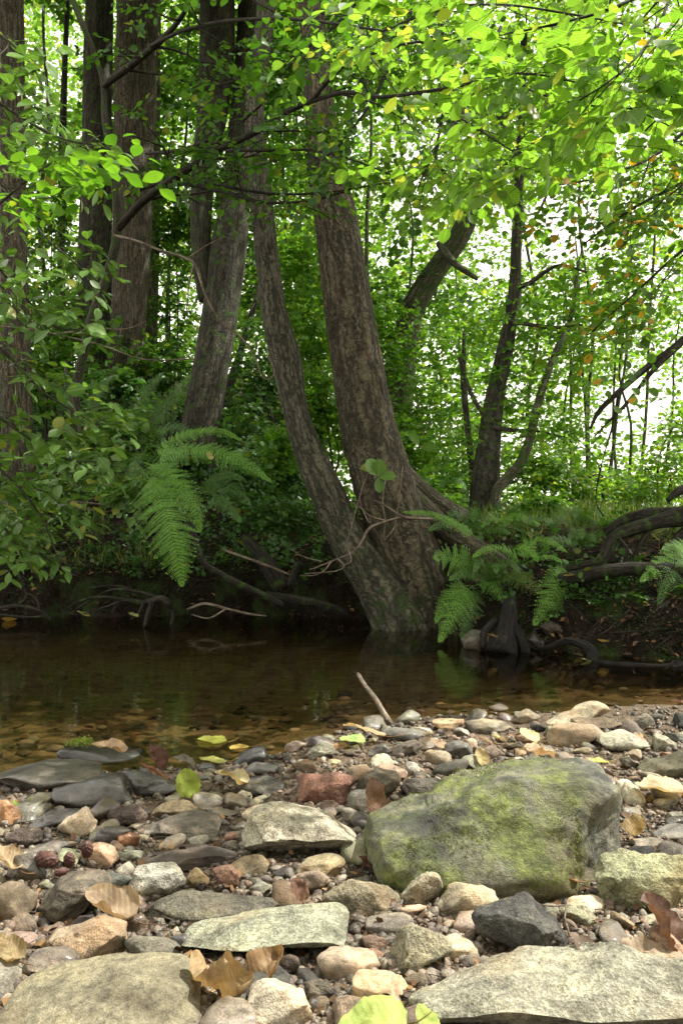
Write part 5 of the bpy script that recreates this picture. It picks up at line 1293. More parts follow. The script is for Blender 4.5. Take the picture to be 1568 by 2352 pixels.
wood('root_tangle', 'tangle of thin bare roots at the foot of the left bank, one with moss', 'roots', [
    [(392, 1395, 18, 4.75), (372, 1376, 20, 4.75), (330, 1385, 15, 4.75), (285, 1378, 10, 4.7), (230, 1372, 8, 4.7), (180, 1382, 6, 4.7), (150, 1400, 4, 4.7)],
    [(360, 1372, 9, 4.8), (310, 1358, 8, 4.8), (260, 1355, 7, 4.8), (220, 1372, 6, 4.8), (160, 1410, 4, 4.75)],
    [(330, 1385, 8, 4.7), (318, 1410, 7, 4.7), (300, 1425, 5, 4.7)], [(350, 1380, 12, 4.7), (338, 1415, 11, 4.68), (332, 1440, 9, 4.66)],
    [(280, 1380, 6, 4.7), (240, 1396, 5, 4.7), (200, 1408, 4, 4.7), (150, 1412, 3, 4.7)], [(270, 1378, 6, 4.75), (262, 1400, 5, 4.7), (250, 1420, 3, 4.7)],
    [(390, 1392, 10, 4.8), (398, 1415, 9, 4.78), (392, 1440, 8, 4.76)], [(300, 1352, 4, 4.85), (250, 1345, 4, 4.85), (205, 1352, 3, 4.85)]], 'root', 8, (.0012, 3), part='root')
wood('root_tangle', 'small knot of grey roots touching the water at the far left', 'roots', [
    [(-20, 1400, 9, 4.8), (40, 1392, 10, 4.8), (90, 1402, 9, 4.78), (118, 1425, 7, 4.75)], [(40, 1392, 6, 4.8), (60, 1370, 5, 4.8), (50, 1335, 4, 4.85), (36, 1300, 4, 4.9)],
    [(90, 1402, 5, 4.78), (86, 1380, 5, 4.8), (70, 1365, 4, 4.85)], [(0, 1412, 5, 4.75), (60, 1418, 6, 4.75), (110, 1415, 4, 4.75)]], 'root', 8, (.0012, 3), part='root')
wood('root_tangle', 'crossing dark twigs and roots in the hollow above the wet log', 'roots', [
    [(1420, 1440, 14, 3.9), (1470, 1460, 14, 3.85), (1520, 1480, 16, 3.8), (1568, 1530, 16, 3.7)], [(1600, 1400, 8, 3.9), (1540, 1420, 7, 3.85), (1480, 1450, 6, 3.8)],
    [(1480, 1470, 9, 3.78), (1476, 1500, 8, 3.7), (1478, 1530, 6, 3.6)], [(1330, 1430, 7, 3.95), (1360, 1440, 8, 3.9), (1400, 1430, 6, 3.9), (1440, 1410, 5, 3.95)],
    [(1350, 1450, 8, 3.85), (1375, 1470, 8, 3.8), (1390, 1495, 9, 3.75)], [(1500, 1400, 6, 3.95), (1460, 1370, 4, 4.), (1440, 1345, 3, 4.)], [(1420, 1350, 5, 4.), (1440, 1400, 4, 3.95), (1452, 1430, 3, 3.9)],
    [(1568, 1380, 12, 3.95), (1500, 1375, 10, 3.98), (1440, 1382, 7, 4.)]], 'root', 8, (.0012, 3), part='root')
wood('tree_root', 'short pale root end sticking out of moss on the right bank', 'root', [[(1335, 1350, 10, 4.05), (1352, 1366, 13, 4.), (1400, 1378, 12, 3.98), (1430, 1384, 8, 3.98)]], 'root', 12, (.002, 3))
wood('dead_branch', 'dark dead branch slanting down from the right edge before the bright sky', 'branch', [
    [(1660, 690, 26, 3.6), (1568, 782, 20, 3.6), (1490, 840, 17, 3.55), (1420, 900, 14, 3.5), (1375, 945, 11, 3.5), (1355, 985, 6, 3.5)],
    [(1568, 784, 14, 3.58), (1500, 850, 12, 3.52), (1440, 925, 9, 3.5), (1400, 965, 6, 3.5), (1365, 1002, 4, 3.5)],
    [(1420, 905, 5, 3.5), (1405, 980, 4, 3.6), (1378, 1080, 4, 3.7), (1368, 1150, 3, 3.8), (1385, 1185, 3, 3.85)],
    [(1700, 1050, 30, 3.6), (1600, 1110, 26, 3.6), (1555, 1130, 22, 3.6), (1532, 1150, 12, 3.6)]], 'bark_twig', 10, (.002, 3))
wood('stick', 'bare stick poking up out of the shallow water behind the grey dome stone', 'stick', [[(900, 1668, 16, 2.47), (882, 1640, 13, 2.5), (862, 1605, 12, 2.52), (840, 1578, 10, 2.54), (824, 1552, 10, 2.56), (820, 1546, 5, 2.56)]], 'dead_twig', 12, (.0012, 3))
wood('fallen_branch', 'long thin stick lying on the dark bank pointing at the trunks', 'stick', [[(512, 1262, 6, 4.85), (560, 1280, 7, 4.8), (610, 1298, 7, 4.78), (665, 1320, 5, 4.75)]], 'dead_twig', 8, (.001, 3))
wood('fallen_branch', 'thin forked stick resting on the water below the big fern', 'stick', [[(430, 1400, 5, 4.75), (470, 1387, 7, 4.7), (520, 1398, 7, 4.65), (570, 1410, 6, 4.6), (612, 1415, 4, 4.6)], [(520, 1398, 4, 4.65), (480, 1420, 4, 4.6), (440, 1412, 3, 4.6)]], 'dead_twig', 8, (.001, 3))
wood('dead_twigs', 'spray of bare pale twigs in front of the base of the joined trunks', 'twigs', [
    [(1000, 1192, 8, 4.3), (950, 1190, 8, 4.25), (920, 1185, 7, 4.2), (890, 1165, 6, 4.2), (858, 1148, 5, 4.2)], [(920, 1188, 6, 4.2), (890, 1196, 6, 4.2), (850, 1212, 7, 4.15), (830, 1245, 7, 4.1), (810, 1268, 6, 4.1), (760, 1290, 5, 4.05), (710, 1310, 3, 4.)],
    [(885, 1196, 5, 4.2), (850, 1185, 4, 4.2), (826, 1165, 4, 4.2), (800, 1150, 3, 4.2)], [(846, 1200, 4, 4.15), (830, 1165, 3, 4.15), (826, 1140, 2.5, 4.15)], [(775, 1283, 4, 4.05), (790, 1300, 3.5, 4.), (770, 1312, 3, 4.), (700, 1318, 3, 3.95)],
    [(760, 1290, 4, 4.05), (745, 1310, 3, 4.), (720, 1322, 2.5, 4.), (690, 1322, 2, 3.95)], [(885, 1100, 4, 4.3), (878, 1150, 4, 4.25), (884, 1196, 3.5, 4.2), (880, 1240, 3, 4.2)], [(858, 1060, 3, 4.25), (835, 1110, 3.5, 4.2), (812, 1190, 4, 4.15), (790, 1270, 4, 4.1)],
    [(925, 1070, 3, 4.35), (915, 1150, 3.5, 4.3), (905, 1210, 3.5, 4.25), (880, 1242, 3, 4.2)], [(740, 1290, 2.5, 4.), (700, 1280, 2.5, 4.), (668, 1262, 2, 4.)], [(800, 1262, 3, 4.05), (806, 1290, 3, 4.), (780, 1300, 2.5, 4.)]], 'dead_twig', 5, (.0006, 3), part='twig')
wood('dead_vine', 'long bare wavy twig hanging across the gap between the left trunks', 'twig', [
    [(262, 540, 7, 4.3), (310, 552, 7, 4.25), (370, 575, 7, 4.2), (420, 590, 8, 4.1), (450, 612, 8, 4.05), (472, 680, 6, 4.), (505, 735, 5, 4.), (550, 772, 4.5, 4.), (580, 810, 4, 4.), (600, 860, 4, 4.), (616, 872, 4, 4.), (630, 852, 4, 4.), (612, 815, 3, 4.)],
    [(445, 605, 4, 4.05), (435, 650, 3.5, 4.05), (430, 700, 3, 4.05), (424, 735, 2, 4.05)], [(430, 592, 3, 4.1), (480, 560, 3, 4.1), (520, 545, 2.5, 4.1), (560, 560, 2, 4.1)]], 'dead_twig', 7, (.0008, 3), part='twig')
wood('dead_vine', 'thin bare twig running level across the left trunks', 'twig', [[(-20, 748, 5, 4.2), (60, 755, 5, 4.2), (140, 770, 5, 4.15), (240, 795, 4.5, 4.1), (330, 825, 4, 4.1), (448, 824, 3, 4.1)], [(140, 765, 4, 4.1), (220, 755, 4, 4.1), (290, 755, 3.5, 4.1), (335, 738, 2.5, 4.1)]], 'dead_twig', 6, (.0008, 3), part='twig')
wood('fallen_branch', 'thin brown sticks lying under the hanging shrub on the left bank', 'sticks', [[(95, 1140, 6, 5.1), (150, 1150, 6, 5.), (250, 1160, 4, 4.9)], [(110, 1160, 4, 5.05), (180, 1168, 4, 4.95), (270, 1175, 3, 4.9)], [(230, 1110, 4, 4.9), (300, 1125, 4, 4.85), (340, 1140, 3, 4.8)]], 'dead_twig', 6, (.0008, 3), part='twig')
wood('leafless_stem', 'red-brown bare stem standing between the left edge trunk and the hanging leaves', 'stem', [[(150, 830, 8, 5.2), (160, 900, 9, 5.2), (185, 1000, 9, 5.15), (196, 1100, 9, 5.1)]], 'bark_sapling', 8, (.001, 3))

# ---------------------------------------------------------------- stones at the far waterline
for k, (outl, mat, col, label) in enumerate([
    (FU((1060, 1470), (1085, 1448), (1115, 1452), (1125, 1480), (1100, 1494), (1068, 1488)), 'rock', (.13, .12, .10), 'pale stone at the far waterline left of the dark root stump'),
    (FU((1240, 1440), (1262, 1428), (1290, 1436), (1292, 1452), (1256, 1458)), 'rock', (.08, .075, .065), 'grey stone in the dark hollow beside the tip of the hanging fern'),
    (FU((1205, 1470), (1225, 1455), (1250, 1468), (1252, 1490), (1215, 1494)), 'rock_wet', (.06, .055, .05), 'black wet stone right of the dark root stump at the far waterline')]):
    cx, cy_, hw, hh, rad = poly_radial(outl); Yc = 3.92
    V, TT = rock_shape(4, rad, (hw*Yc/F, hw*Yc/F*.7, hh*Yc/F*1.1), 700+k, 3., 8)
    o = obj('stone', mesh('stone', V, TT), M[mat], None, P(cx, cy_, Yc)); o.color = (*col, 1); tag(o, label, 'stone', 'stones at the far waterline')

# ---------------------------------------------------------------- ground cover, litter, moss, grass
rng = np.random.default_rng(91)
def on_bank(n, rng, dmin, dmax, xr=(-4, 3.2), power=1.5):
    x = rng.uniform(*xr, n); d = dmin+(dmax-dmin)*rng.random(n)**power
    y = Yw(x)+d; m = np.abs(x) < y*.47+.3
    x, y = x[m], y[m]
    return np.stack([x, y, height(x, y)], -1)
g = Geo()
p = on_bank(7600, rng, .12, 6., power=1.3)
uu_ = CX+p[:, 0]/p[:, 1]*F; vv_ = CY-(p[:, 2]-CAMH)/p[:, 1]*F
hollow = (uu_ > 1385) & (vv_ > 1212) & (vv_ < 1300) | (uu_ > 1290) & (vv_ > 1395) | (uu_ < 620) & (vv_ > 1330)
k = ~hollow & (rng.random(len(p)) < np.clip(.4+1.2*fbm(p*1.6, 2)+.45*smooth(.3, -.8, p[:, 0]), .06, 1)*(1-.35*smooth(.3, .6, p[:, 0])*(smooth(1.2, .3, p[:, 1]-Yw(p[:, 0])))))
p = p[k]; d = rng.normal(size=p.shape); d[:, 2] = np.abs(d[:, 2])*.9+.25
a = sprays(rng, p, d, .16, 6, .042, .5); leaves(g, T_MID, *a, rng)
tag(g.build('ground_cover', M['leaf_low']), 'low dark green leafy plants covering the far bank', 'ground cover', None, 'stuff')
# litter
t = NT('leaf_litter'); r_ = t.attr('rnd', 'Fac'); c_ = t.ramp(r_, [(0., (.018, .011, .007)), (.4, (.05, .028, .015)), (.8, (.11, .06, .026)), (.97, (.28, .17, .07))]); M['litter'] = t.done(t.pbsdf(c_, .75, spec=.2))
g = Geo()
p = on_bank(15000, rng, -.02, 3.5, power=1.6); n = len(p)
d = rng.normal(size=(n, 3)); d[:, 2] *= .4
leaves(g, T_MIDP, p+[0, 0, .008], d, np.array([0, 0, 1.])+rng.normal(size=(n, 3))*.5, rng.uniform(.018, .05, n), rng)
tag(g.build('leaf_litter', M['litter']), 'brown dead leaves littering the slope of the far bank', 'leaf litter', None, 'stuff')
# fine roots and twig debris hanging from the bank face
g = Geo()
p = on_bank(2600, rng, -.05, .75, power=1.); n = len(p)
d = rng.normal(size=(n, 3)); d[:, 2] = d[:, 2]*.5-.25; d[:, 1] -= .5
for i in range(n):
    L_ = rng.uniform(.05, .26); a0 = p[i]+[0, -.01, .03]; dd = nrm(d[i]); m_ = a0+dd*L_*.5+rng.normal(size=3)*.02*1.; e_ = a0+dd*L_+[0, 0, -.02]
    r_ = rng.uniform(.001, .0032)
    add_tube(g, [np.append(a0, r_), np.append(m_, r_*.8), np.append(e_, r_*.3)], 4, .06)
tag(g.build('fine_roots', M['root']), 'fine roots and twig debris matting the dark face of the far bank', 'root mat', None, 'stuff')
# moss
g = Geo()
u = rng.uniform(120, 660, 2600)
p = on_bank(52000, rng, .03, .9, (-2.2, 1.7), 1.); k = (fbm(p*3.3+3, 3) > .06); p = p[k]; n = len(p)
d = rng.normal(size=(n, 3)); d[:, 2] = np.abs(d[:, 2])*.5; d[:, 1] -= .4
leaves(g, T_FAR, p, d, rng.normal(size=(n, 3))+[0, -.6, .8], rng.uniform(.006, .016, n), rng)
tag(g.build('moss', M['moss_clump']), 'dark green moss cushions on the face of the far bank', 'moss', None, 'stuff')
# grass on the right bank top, a few tufts on the left
g = Geo()
x = np.concatenate([rng.uniform(.5, 4.6, 9000), rng.uniform(-1.9, -1.1, 160)]); y = np.concatenate([Yw(x[:9000])+rng.uniform(1.0, 6., 9000), Yw(x[9000:])+rng.uniform(.1, .35, 160)])
z = height(x, y); p = np.stack([x, y, z], -1); k = fbm(p*1.3+7, 2) > -.25; p = p[k]; n = len(p)
T_GR = (np.array([(-.02, 0, 0), (.02, 0, 0), (-.016, .5, .03), (.016, .5, .03), (0, 1, -.12)]), np.array([(0, 1, 3), (0, 3, 2), (2, 3, 4)]))
d = rng.normal(size=(n, 3))*.45+[0, 0, 1.]
leaves(g, T_GR, p, d, rng.normal(size=(n, 3)), rng.uniform(.07, .2, n), rng)
tag(g.build('grass', M['grass']), 'pale green grass growing on top of the right bank', 'grass', None, 'stuff')

def tuft(label, u, v, n, hgt, seed, down=0., mat='grass', Y=None):
    rng = np.random.default_rng(seed); c = hit(u, v) if Y is None else P(u, v, Y)
    g = Geo()
    for i in range(n):
        a = rng.uniform(0, 6.28); L_ = hgt*rng.uniform(.6, 1.2); o_ = c+rng.normal(size=3)*[.03, .02, .0]
        dr = np.array([math.cos(a), math.sin(a)-.4, 0])*.5
        q = np.array([o_, o_+[dr[0]*L_*.3, dr[1]*L_*.3, L_*.5], o_+[dr[0]*L_*.7, dr[1]*L_*.7, L_*(.65-down*.8)], o_+[dr[0]*L_*1., dr[1]*L_*1., L_*(.45-down*2.)]])
        add_tube(g, np.hstack([q, [[.0022], [.002], [.0015], [.0004]]]), 3, .03)
    g.A = {'rnd': [np.repeat(.75, g.n)]}
    o = g.build('grass_tuft', M[mat], None, c); tag(o, label, 'grass', 'grass tufts on the banks'); return o
tuft('pale grass tuft hanging over the mossy mound of the left bank', 232, 1205, 16, .16, 1, .45, Y=4.7)
tuft('thin green grass tuft beside the lush fern at the base of the large trunk', 1095, 1330, 30, .22, 2, .2, Y=4.15)
tuft('grass tuft on the right bank just above the fern with flat fronds', 1130, 1225, 22, .12, 3, .1)
tuft('grass tuft right of the low fern on the bank top', 1330, 1205, 26, .14, 4, .1)

# broad-leaved low plants, one by one
for k, (u, v, Y, n, ru, rv, sz, lab, mt) in enumerate([
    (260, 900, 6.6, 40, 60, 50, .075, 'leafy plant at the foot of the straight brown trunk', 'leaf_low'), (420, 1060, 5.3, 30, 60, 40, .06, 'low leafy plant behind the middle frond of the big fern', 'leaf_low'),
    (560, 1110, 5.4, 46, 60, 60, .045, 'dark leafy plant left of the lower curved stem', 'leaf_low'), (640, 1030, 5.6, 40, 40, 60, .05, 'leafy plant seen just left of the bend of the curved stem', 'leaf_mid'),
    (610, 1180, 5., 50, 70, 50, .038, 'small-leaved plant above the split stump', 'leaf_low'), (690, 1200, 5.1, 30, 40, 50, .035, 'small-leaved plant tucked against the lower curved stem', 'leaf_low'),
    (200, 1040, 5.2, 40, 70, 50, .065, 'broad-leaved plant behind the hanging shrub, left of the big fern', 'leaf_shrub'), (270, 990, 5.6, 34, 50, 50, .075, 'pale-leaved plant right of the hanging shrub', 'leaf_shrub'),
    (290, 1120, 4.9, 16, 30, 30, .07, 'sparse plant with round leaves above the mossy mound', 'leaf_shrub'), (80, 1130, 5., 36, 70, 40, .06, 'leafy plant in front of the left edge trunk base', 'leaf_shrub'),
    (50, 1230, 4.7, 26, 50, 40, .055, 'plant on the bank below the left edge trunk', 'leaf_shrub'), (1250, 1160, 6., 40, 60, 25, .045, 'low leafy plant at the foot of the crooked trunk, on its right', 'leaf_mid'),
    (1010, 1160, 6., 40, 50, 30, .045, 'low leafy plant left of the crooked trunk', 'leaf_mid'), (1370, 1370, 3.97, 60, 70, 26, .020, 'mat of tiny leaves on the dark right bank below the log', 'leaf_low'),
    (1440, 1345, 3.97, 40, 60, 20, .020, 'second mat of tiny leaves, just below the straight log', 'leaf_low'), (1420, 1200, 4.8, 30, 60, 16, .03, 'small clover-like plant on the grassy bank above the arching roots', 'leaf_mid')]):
    bush(lab, [B(u, v, Y, ru, rv, 1., ru*Y/F*.5)], n*3, sz, mt, 800+k, 5, sz*2.6, T_MID, .45, 'low plants on the far bank', False, False, 'plant')
# a sprig growing in front of the joined trunks, and the lone bright leaves
def sprig(label, path, lv, mat, seed):
    rng = np.random.default_rng(seed); base = P(*path[0]); g = Geo(); r = empty('sprig', base); tag(r, label, 'sprig')
    add_tube(g, [np.append(P(*q), .0022) for q in path], 5, .03); g.build('stem', M['bark_sapling'], r, base)
    g = Geo()
    for (u, v, Y, du, dv, s) in lv:
        leaves(g, T_BROAD, P(u, v, Y)[None], np.array([[du, -.15, -dv]], float), np.array([[rng.normal()*.25, -.75, .75]]), np.array([s*Y/F]), rng)
    g.build('leaves', M[mat], r, base)
sprig('sprig with a few pale leaves rising in front of the joined trunks', [(822, 1145, 4.3), (850, 1115, 4.25), (866, 1095, 4.2)], [(866, 1092, 4.2, -.6, -1, 44), (868, 1094, 4.2, .1, -.9, 40), (870, 1096, 4.2, 1, -.1, 40), (868, 1098, 4.2, .1, .8, 34), (862, 1080, 4.2, -1, -.2, 36)], 'leaf_shrub', 1)
sprig('two bright yellow-green leaves hanging in the air right of the large trunk', [(990, 960, 4.3), (975, 1000, 4.3), (962, 1024, 4.3)], [(962, 1022, 4.3, -.7, -.8, 36), (964, 1026, 4.3, 1, .1, 44)], 'leaf_near', 2)
# ================================================================ fallen leaves, cones, moss tuft
T_ALD = tmpl_broad(1.0); 
def leaf_grid(nx=12, ny=16, wide=.8, teeth=.04, lobed=0.):
    u = np.linspace(-1, 1, nx+1); v = np.linspace(0, 1, ny+1)
    V = []
    for b in v:
        w = wide*.5*(np.sin(math.pi*min(1, b**.75))**.6 if 0 < b < 1 else .0)
        for a in u:
            ww = w*(1+teeth*math.sin(b*46)*abs(a)**3)
            V.append((a*ww, b+.02*abs(a), 0))
    V = np.array(V); i = np.arange(ny)[:, None]*(nx+1)+np.arange(nx)[None]
    Q = np.stack([i, i+1, i+nx+2, i+nx+1], -1).reshape(-1, 4)
    return V, Q
LG = leaf_grid(14, 20)
def fallen(u, v, size_px, yaw, tilt, roll, curl, color, label, mat='dead_leaf', up=.012, crump=.05, wide=1., seed=0, stalk=True, Y=None, curl2=0.):
    rng = np.random.default_rng(seed+1)
    if Y is None:
        Y = (CAMH-.03-up)/((v-CY)/F)
    c = P(u, v, Y); s = size_px*Y/F
    V, Q = LG; V = V.copy(); V[:, 0] *= wide; lc = V.copy()
    V[:, 1] -= .5
    # curl across the width and along the length
    if abs(curl) > 1e-3:
        a = V[:, 0]*curl; V[:, 0], V[:, 2] = np.sin(a)/curl, (1-np.cos(a))/curl*1.
    if abs(curl2) > 1e-3:
        a = V[:, 1]*curl2; y_, z_ = V[:, 1].copy(), V[:, 2].copy()
        V[:, 1] = np.sin(a)/curl2-z_*np.sin(a); V[:, 2] = (1-np.cos(a))/curl2+z_*np.cos(a)
    V[:, :2] += .05*np.stack([fbm(lc*[5, 5, 1]+seed*2.7, 3), fbm(lc*[5, 5, 1]+seed*9.7, 3)], -1)*(.3+2*np.abs(lc[:, :1]))
    V[:, 2] += 2.1*crump*fbm(lc*[3.4, 3.4, 1]+seed*5.1, 3)+crump*.05*np.cos((lc[:, 1]-np.abs(lc[:, 0])*.8)*2*np.pi*9/1.)*np.minimum(1, np.abs(lc[:, 0])*4)
    V = V*s
    R_ = Matrix.Rotation(math.radians(yaw), 3, 'Z') @ Matrix.Rotation(math.radians(tilt), 3, 'X') @ Matrix.Rotation(math.radians(roll), 3, 'Y')
    o = obj('fallen_leaf', mesh('fallen_leaf', V, Q, {'lc': lc}), M[mat], None, c)
    o.matrix_world = Matrix.Translation(Vector([float(q) for q in c])) @ R_.to_4x4()
    color = tuple(.8*(.85*a+.15*sum(color)/3) for a in color) if mat == 'dead_leaf' else color
    o.color = (*color, 1); tag(o, label, 'leaf', 'fallen leaves on the gravel bar')
    if stalk:
        tp = np.array([[0, -.5*s, 0, .0012], [rng.normal()*.03*s, -.66*s, .05*s, .0010], [rng.normal()*.08*s, -.85*s, .16*s, .0008]])
        V2, T2, Q2, bc = tube(tp, 5, .01)
        me = mesh('stalk', V2, [T2, Q2], {'lc': V2*0+.5}); st = obj('stalk', me, M[mat], o); st.color = (color[0]*.7, color[1]*.55, color[2]*.5, 1)
    return o
DT = (.50, .36, .19); DB = (.22, .12, .06); DP = (.62, .50, .28); YG = (.42, .48, .10); DG2 = (.10, .055, .035)
fallen(500, 2265, 175, 70, 12, 10, 4.2, (.42, .29, .13), 'large crumpled ochre leaf between the long greenish slab and the white block', crump=.14, up=.022, wide=1.25, seed=1, curl2=1.2)
fallen(610, 2235, 130, -40, 35, 0, 3., (.40, .26, .12), 'folded brown leaf half tucked behind the large crumpled one', crump=.12, up=.018, wide=1.1, seed=2)
fallen(255, 2085, 140, 75, 20, -10, 3.6, (.42, .31, .19), 'curled tan leaf with a dark stalk standing on the banded tilted stone', crump=.06, up=.030, wide=1.1, seed=3, curl2=.9)
fallen(1525, 1812, 140, 92, 8, 0, 1.2, (.66, .55, .32), 'pale cream leaf with fine veins lying at the right edge behind the boulder', crump=.05, up=.025, seed=4, wide=1.)
fallen(1520, 2125, 150, 60, 55, 10, 2.4, (.17, .09, .06), 'large dark brown curled leaf at the right edge below the greenish granite', crump=.12, up=.035, wide=1.2, seed=5)
fallen(1360, 2195, 110, 100, 35, 0, 2.6, (.20, .14, .10), 'grey-brown withered leaf behind the big pale slab', crump=.10, up=.020, wide=1.1, seed=6)
fallen(1500, 2200, 150, 85, 15, 0, 2.4, (.46, .36, .24), 'long rolled beige leaf behind the right end of the big pale slab', crump=.10, up=.016, wide=.9, seed=7)
fallen(855, 2350, 170, 70, -10, 0, .8, (.42, .55, .16), 'fresh light green leaf with ribs at the bottom edge', 'live_leaf', crump=.06, up=.05, wide=1.2, seed=8)
fallen(980, 2340, 70, 30, 30, 0, .8, (.40, .52, .14), 'small folded green leaf beside the light green one at the bottom', 'live_leaf', crump=.08, up=.04, seed=9)
fallen(487, 1700, 72, 75, 4, 0, .7, (.66, .72, .16), 'yellow-green leaf floating upright-stalked on the still water', 'live_leaf', crump=.03, up=-.026, seed=10, wide=1.)
fallen(548, 1716, 46, -80, 2, 0, .4, (.55, .40, .06), 'small yellow leaf floating right of the yellow-green one', 'dead_leaf', crump=.03, up=-.028, seed=11, stalk=False)
fallen(430, 1800, 70, 25, 55, 0, 1.4, (.26, .34, .05), 'green and yellow leaf standing between the dark sloping slab and the brown one', 'live_leaf', crump=.05, up=.03, seed=12, wide=1.1)
fallen(530, 1785, 92, 65, 12, 10, 1.6, (.60, .50, .26), 'broad cream leaf lying left of the wet blue-grey stone', crump=.07, up=.022, seed=13, wide=1.1)
fallen(252, 1718, 86, 88, 10, 0, 2.2, (.48, .33, .18), 'peach-brown leaf curled over the top of the black mossy-topped stone', crump=.06, up=.05, seed=14, wide=.9)
fallen(360, 1740, 66, 60, 60, 0, 2.6, (.14, .055, .035), 'dark red-brown leaf upright behind the dark sloping slab', crump=.10, up=.045, seed=15)
fallen(352, 1772, 96, 55, 20, 30, 3., (.24, .10, .05), 'rolled reddish leaf lying on the dark sloping slab', crump=.05, up=.05, seed=16, wide=.6)
fallen(425, 1752, 60, 95, 30, 0, 2., (.20, .18, .13), 'grey withered leaf at the water edge behind the green and yellow one', crump=.10, up=.03, seed=17)
fallen(490, 1745, 66, 80, 5, 0, .6, (.46, .48, .10), 'yellow wet leaf lying flat at the water edge', crump=.03, up=.0, seed=18, wide=.7)
fallen(810, 1700, 62, 80, 5, 0, .8, (.40, .58, .20), 'pale green leaf at the water edge left of the grey dome stone', 'live_leaf', crump=.06, up=.01, seed=19, wide=1.1)
fallen(838, 1678, 110, 62, 8, 14, 2., (.60, .46, .26), 'long curled cream leaf behind the pale green leaf at the water edge', crump=.08, up=.02, seed=20, wide=.6)
fallen(1215, 1688, 50, 40, 25, 0, .6, (.66, .70, .34), 'small pale yellow round leaf on the broad sandy slab', 'live_leaf', crump=.04, up=.03, seed=21, wide=1.2)
fallen(1240, 1728, 74, 80, 20, 0, 2.2, (.58, .42, .25), 'crumpled tan leaf right behind the mossy boulder', crump=.12, up=.03, seed=22, wide=1.1)
fallen(1105, 1738, 44, 10, 50, 0, 2.4, (.60, .48, .20), 'small rolled yellow leaf standing in the gravel behind the boulder', crump=.06, up=.02, seed=23)
fallen(1008, 1708, 46, 50, 20, 0, 1., (.50, .34, .20), 'small peach leaf right of the long brown cobble', crump=.06, up=.012, seed=24)
fallen(1105, 1700, 60, 80, 15, 0, 2.6, (.30, .20, .12), 'brown curled leaf on the gravel left of the broad sandy slab', crump=.08, up=.018, seed=25, wide=.8)
fallen(1145, 1695, 40, 120, 20, 0, 1.5, (.52, .46, .18), 'tiny yellowish leaf beside the brown curled one', crump=.06, up=.018, seed=26)
fallen(860, 1830, 84, 12, 62, 0, 2.6, (.24, .13, .07), 'upright folded brown leaf on the tilted brown slab', crump=.05, up=.045, seed=27, wide=.8)
fallen(1458, 1895, 66, -40, 25, 0, 1., (.30, .20, .05), 'olive-brown leaf with a yellow tip right of the mossy boulder', crump=.06, up=.03, seed=28)
fallen(1375, 1748, 50, 100, 10, 0, 1., (.50, .56, .16), 'small yellow-green leaf with a long stalk at the boulder top right', 'live_leaf', crump=.06, up=.035, seed=29)
fallen(12, 1975, 96, 70, 25, 0, 2.6, (.52, .38, .20), 'curled tan leaf cut by the left edge beside the alder cones', crump=.08, up=.03, seed=30)
fallen(20, 2180, 90, 60, 25, 0, 2., (.38, .29, .13), 'muddy ochre leaf cut by the left edge', crump=.16, up=.03, seed=31)
fallen(60, 1850, 92, 70, 3, 0, .5, (.40, .56, .12), 'green leaf lying in the wet hollow at the left edge', 'live_leaf', crump=.08, up=-.01, seed=32, wide=.9)
fallen(685, 2045, 60, 30, 40, 0, 2.6, (.20, .10, .06), 'dark brown curled leaf left of the mottled conglomerate', crump=.1, up=.03, seed=33)
fallen(840, 1980, 44, 60, 30, 0, 2.2, (.16, .06, .04), 'dark reddish leaf scrap under the big pale granite', crump=.1, up=.02, seed=34)
fallen(225, 2235, 66, 100, 10, 0, .8, (.44, .30, .10), 'orange-brown leaf scrap behind the broad ochre stone', crump=.08, up=.014, seed=35)
fallen(1300, 2020, 60, 100, 20, 0, 2.4, (.46, .30, .17), 'small tan leaf roll in front of the right end of the mossy boulder', crump=.1, up=.02, seed=36)
fallen(1210, 2035, 54, 80, 20, 0, 2., (.36, .22, .12), 'brown leaf scrap in front of the middle of the mossy boulder', crump=.1, up=.015, seed=37)
# leaves on the water's far side and stuck on the bank
for k, (u, v, s, c, lab) in enumerate([(306, 1412, 26, (.45, .50, .16), 'round yellow-green leaf caught in the root tangle'), (192, 1410, 34, (.50, .46, .12), 'yellow leaf floating at the foot of the left bank'),
                                       (1345, 1516, 26, (.42, .50, .14), 'yellow-green leaf by the bent end of the wet log'), (1328, 1504, 26, (.42, .44, .14), 'slim yellow leaf floating left of the wet log'),
                                       (1130, 1460, 30, (.45, .33, .16), 'tan leaf lying on the foot of the dark root stump'), (1385, 1472, 34, (.36, .28, .08), 'ochre leaf in the hollow above the wet log'),
                                       (1308, 1322, 34, (.50, .46, .18), 'pale yellow leaf on moss under the straight log'), (20, 1422, 40, (.50, .34, .06), 'orange-yellow leaf on the water at the far left')]):
    Y = {0: 4.66, 1: 4.7, 2: 3.6, 3: 3.7, 4: 3.8, 5: 3.72, 6: 3.95, 7: 4.9}[k]
    o = fallen(u, v, s, 70+k*17, 20, 0, .7, c, lab, crump=.05, seed=50+k, stalk=False, Y=Y, wide=1.); o['group'] = 'leaves along the far waterline'
# leaf caught on the fern
o = fallen(482, 1047, 22, 40, 60, 0, .6, (.55, .52, .14), 'small yellow leaf caught on the upper frond of the big fern', seed=60, stalk=False, Y=4.52); o['group'] = 'leaves along the far waterline'

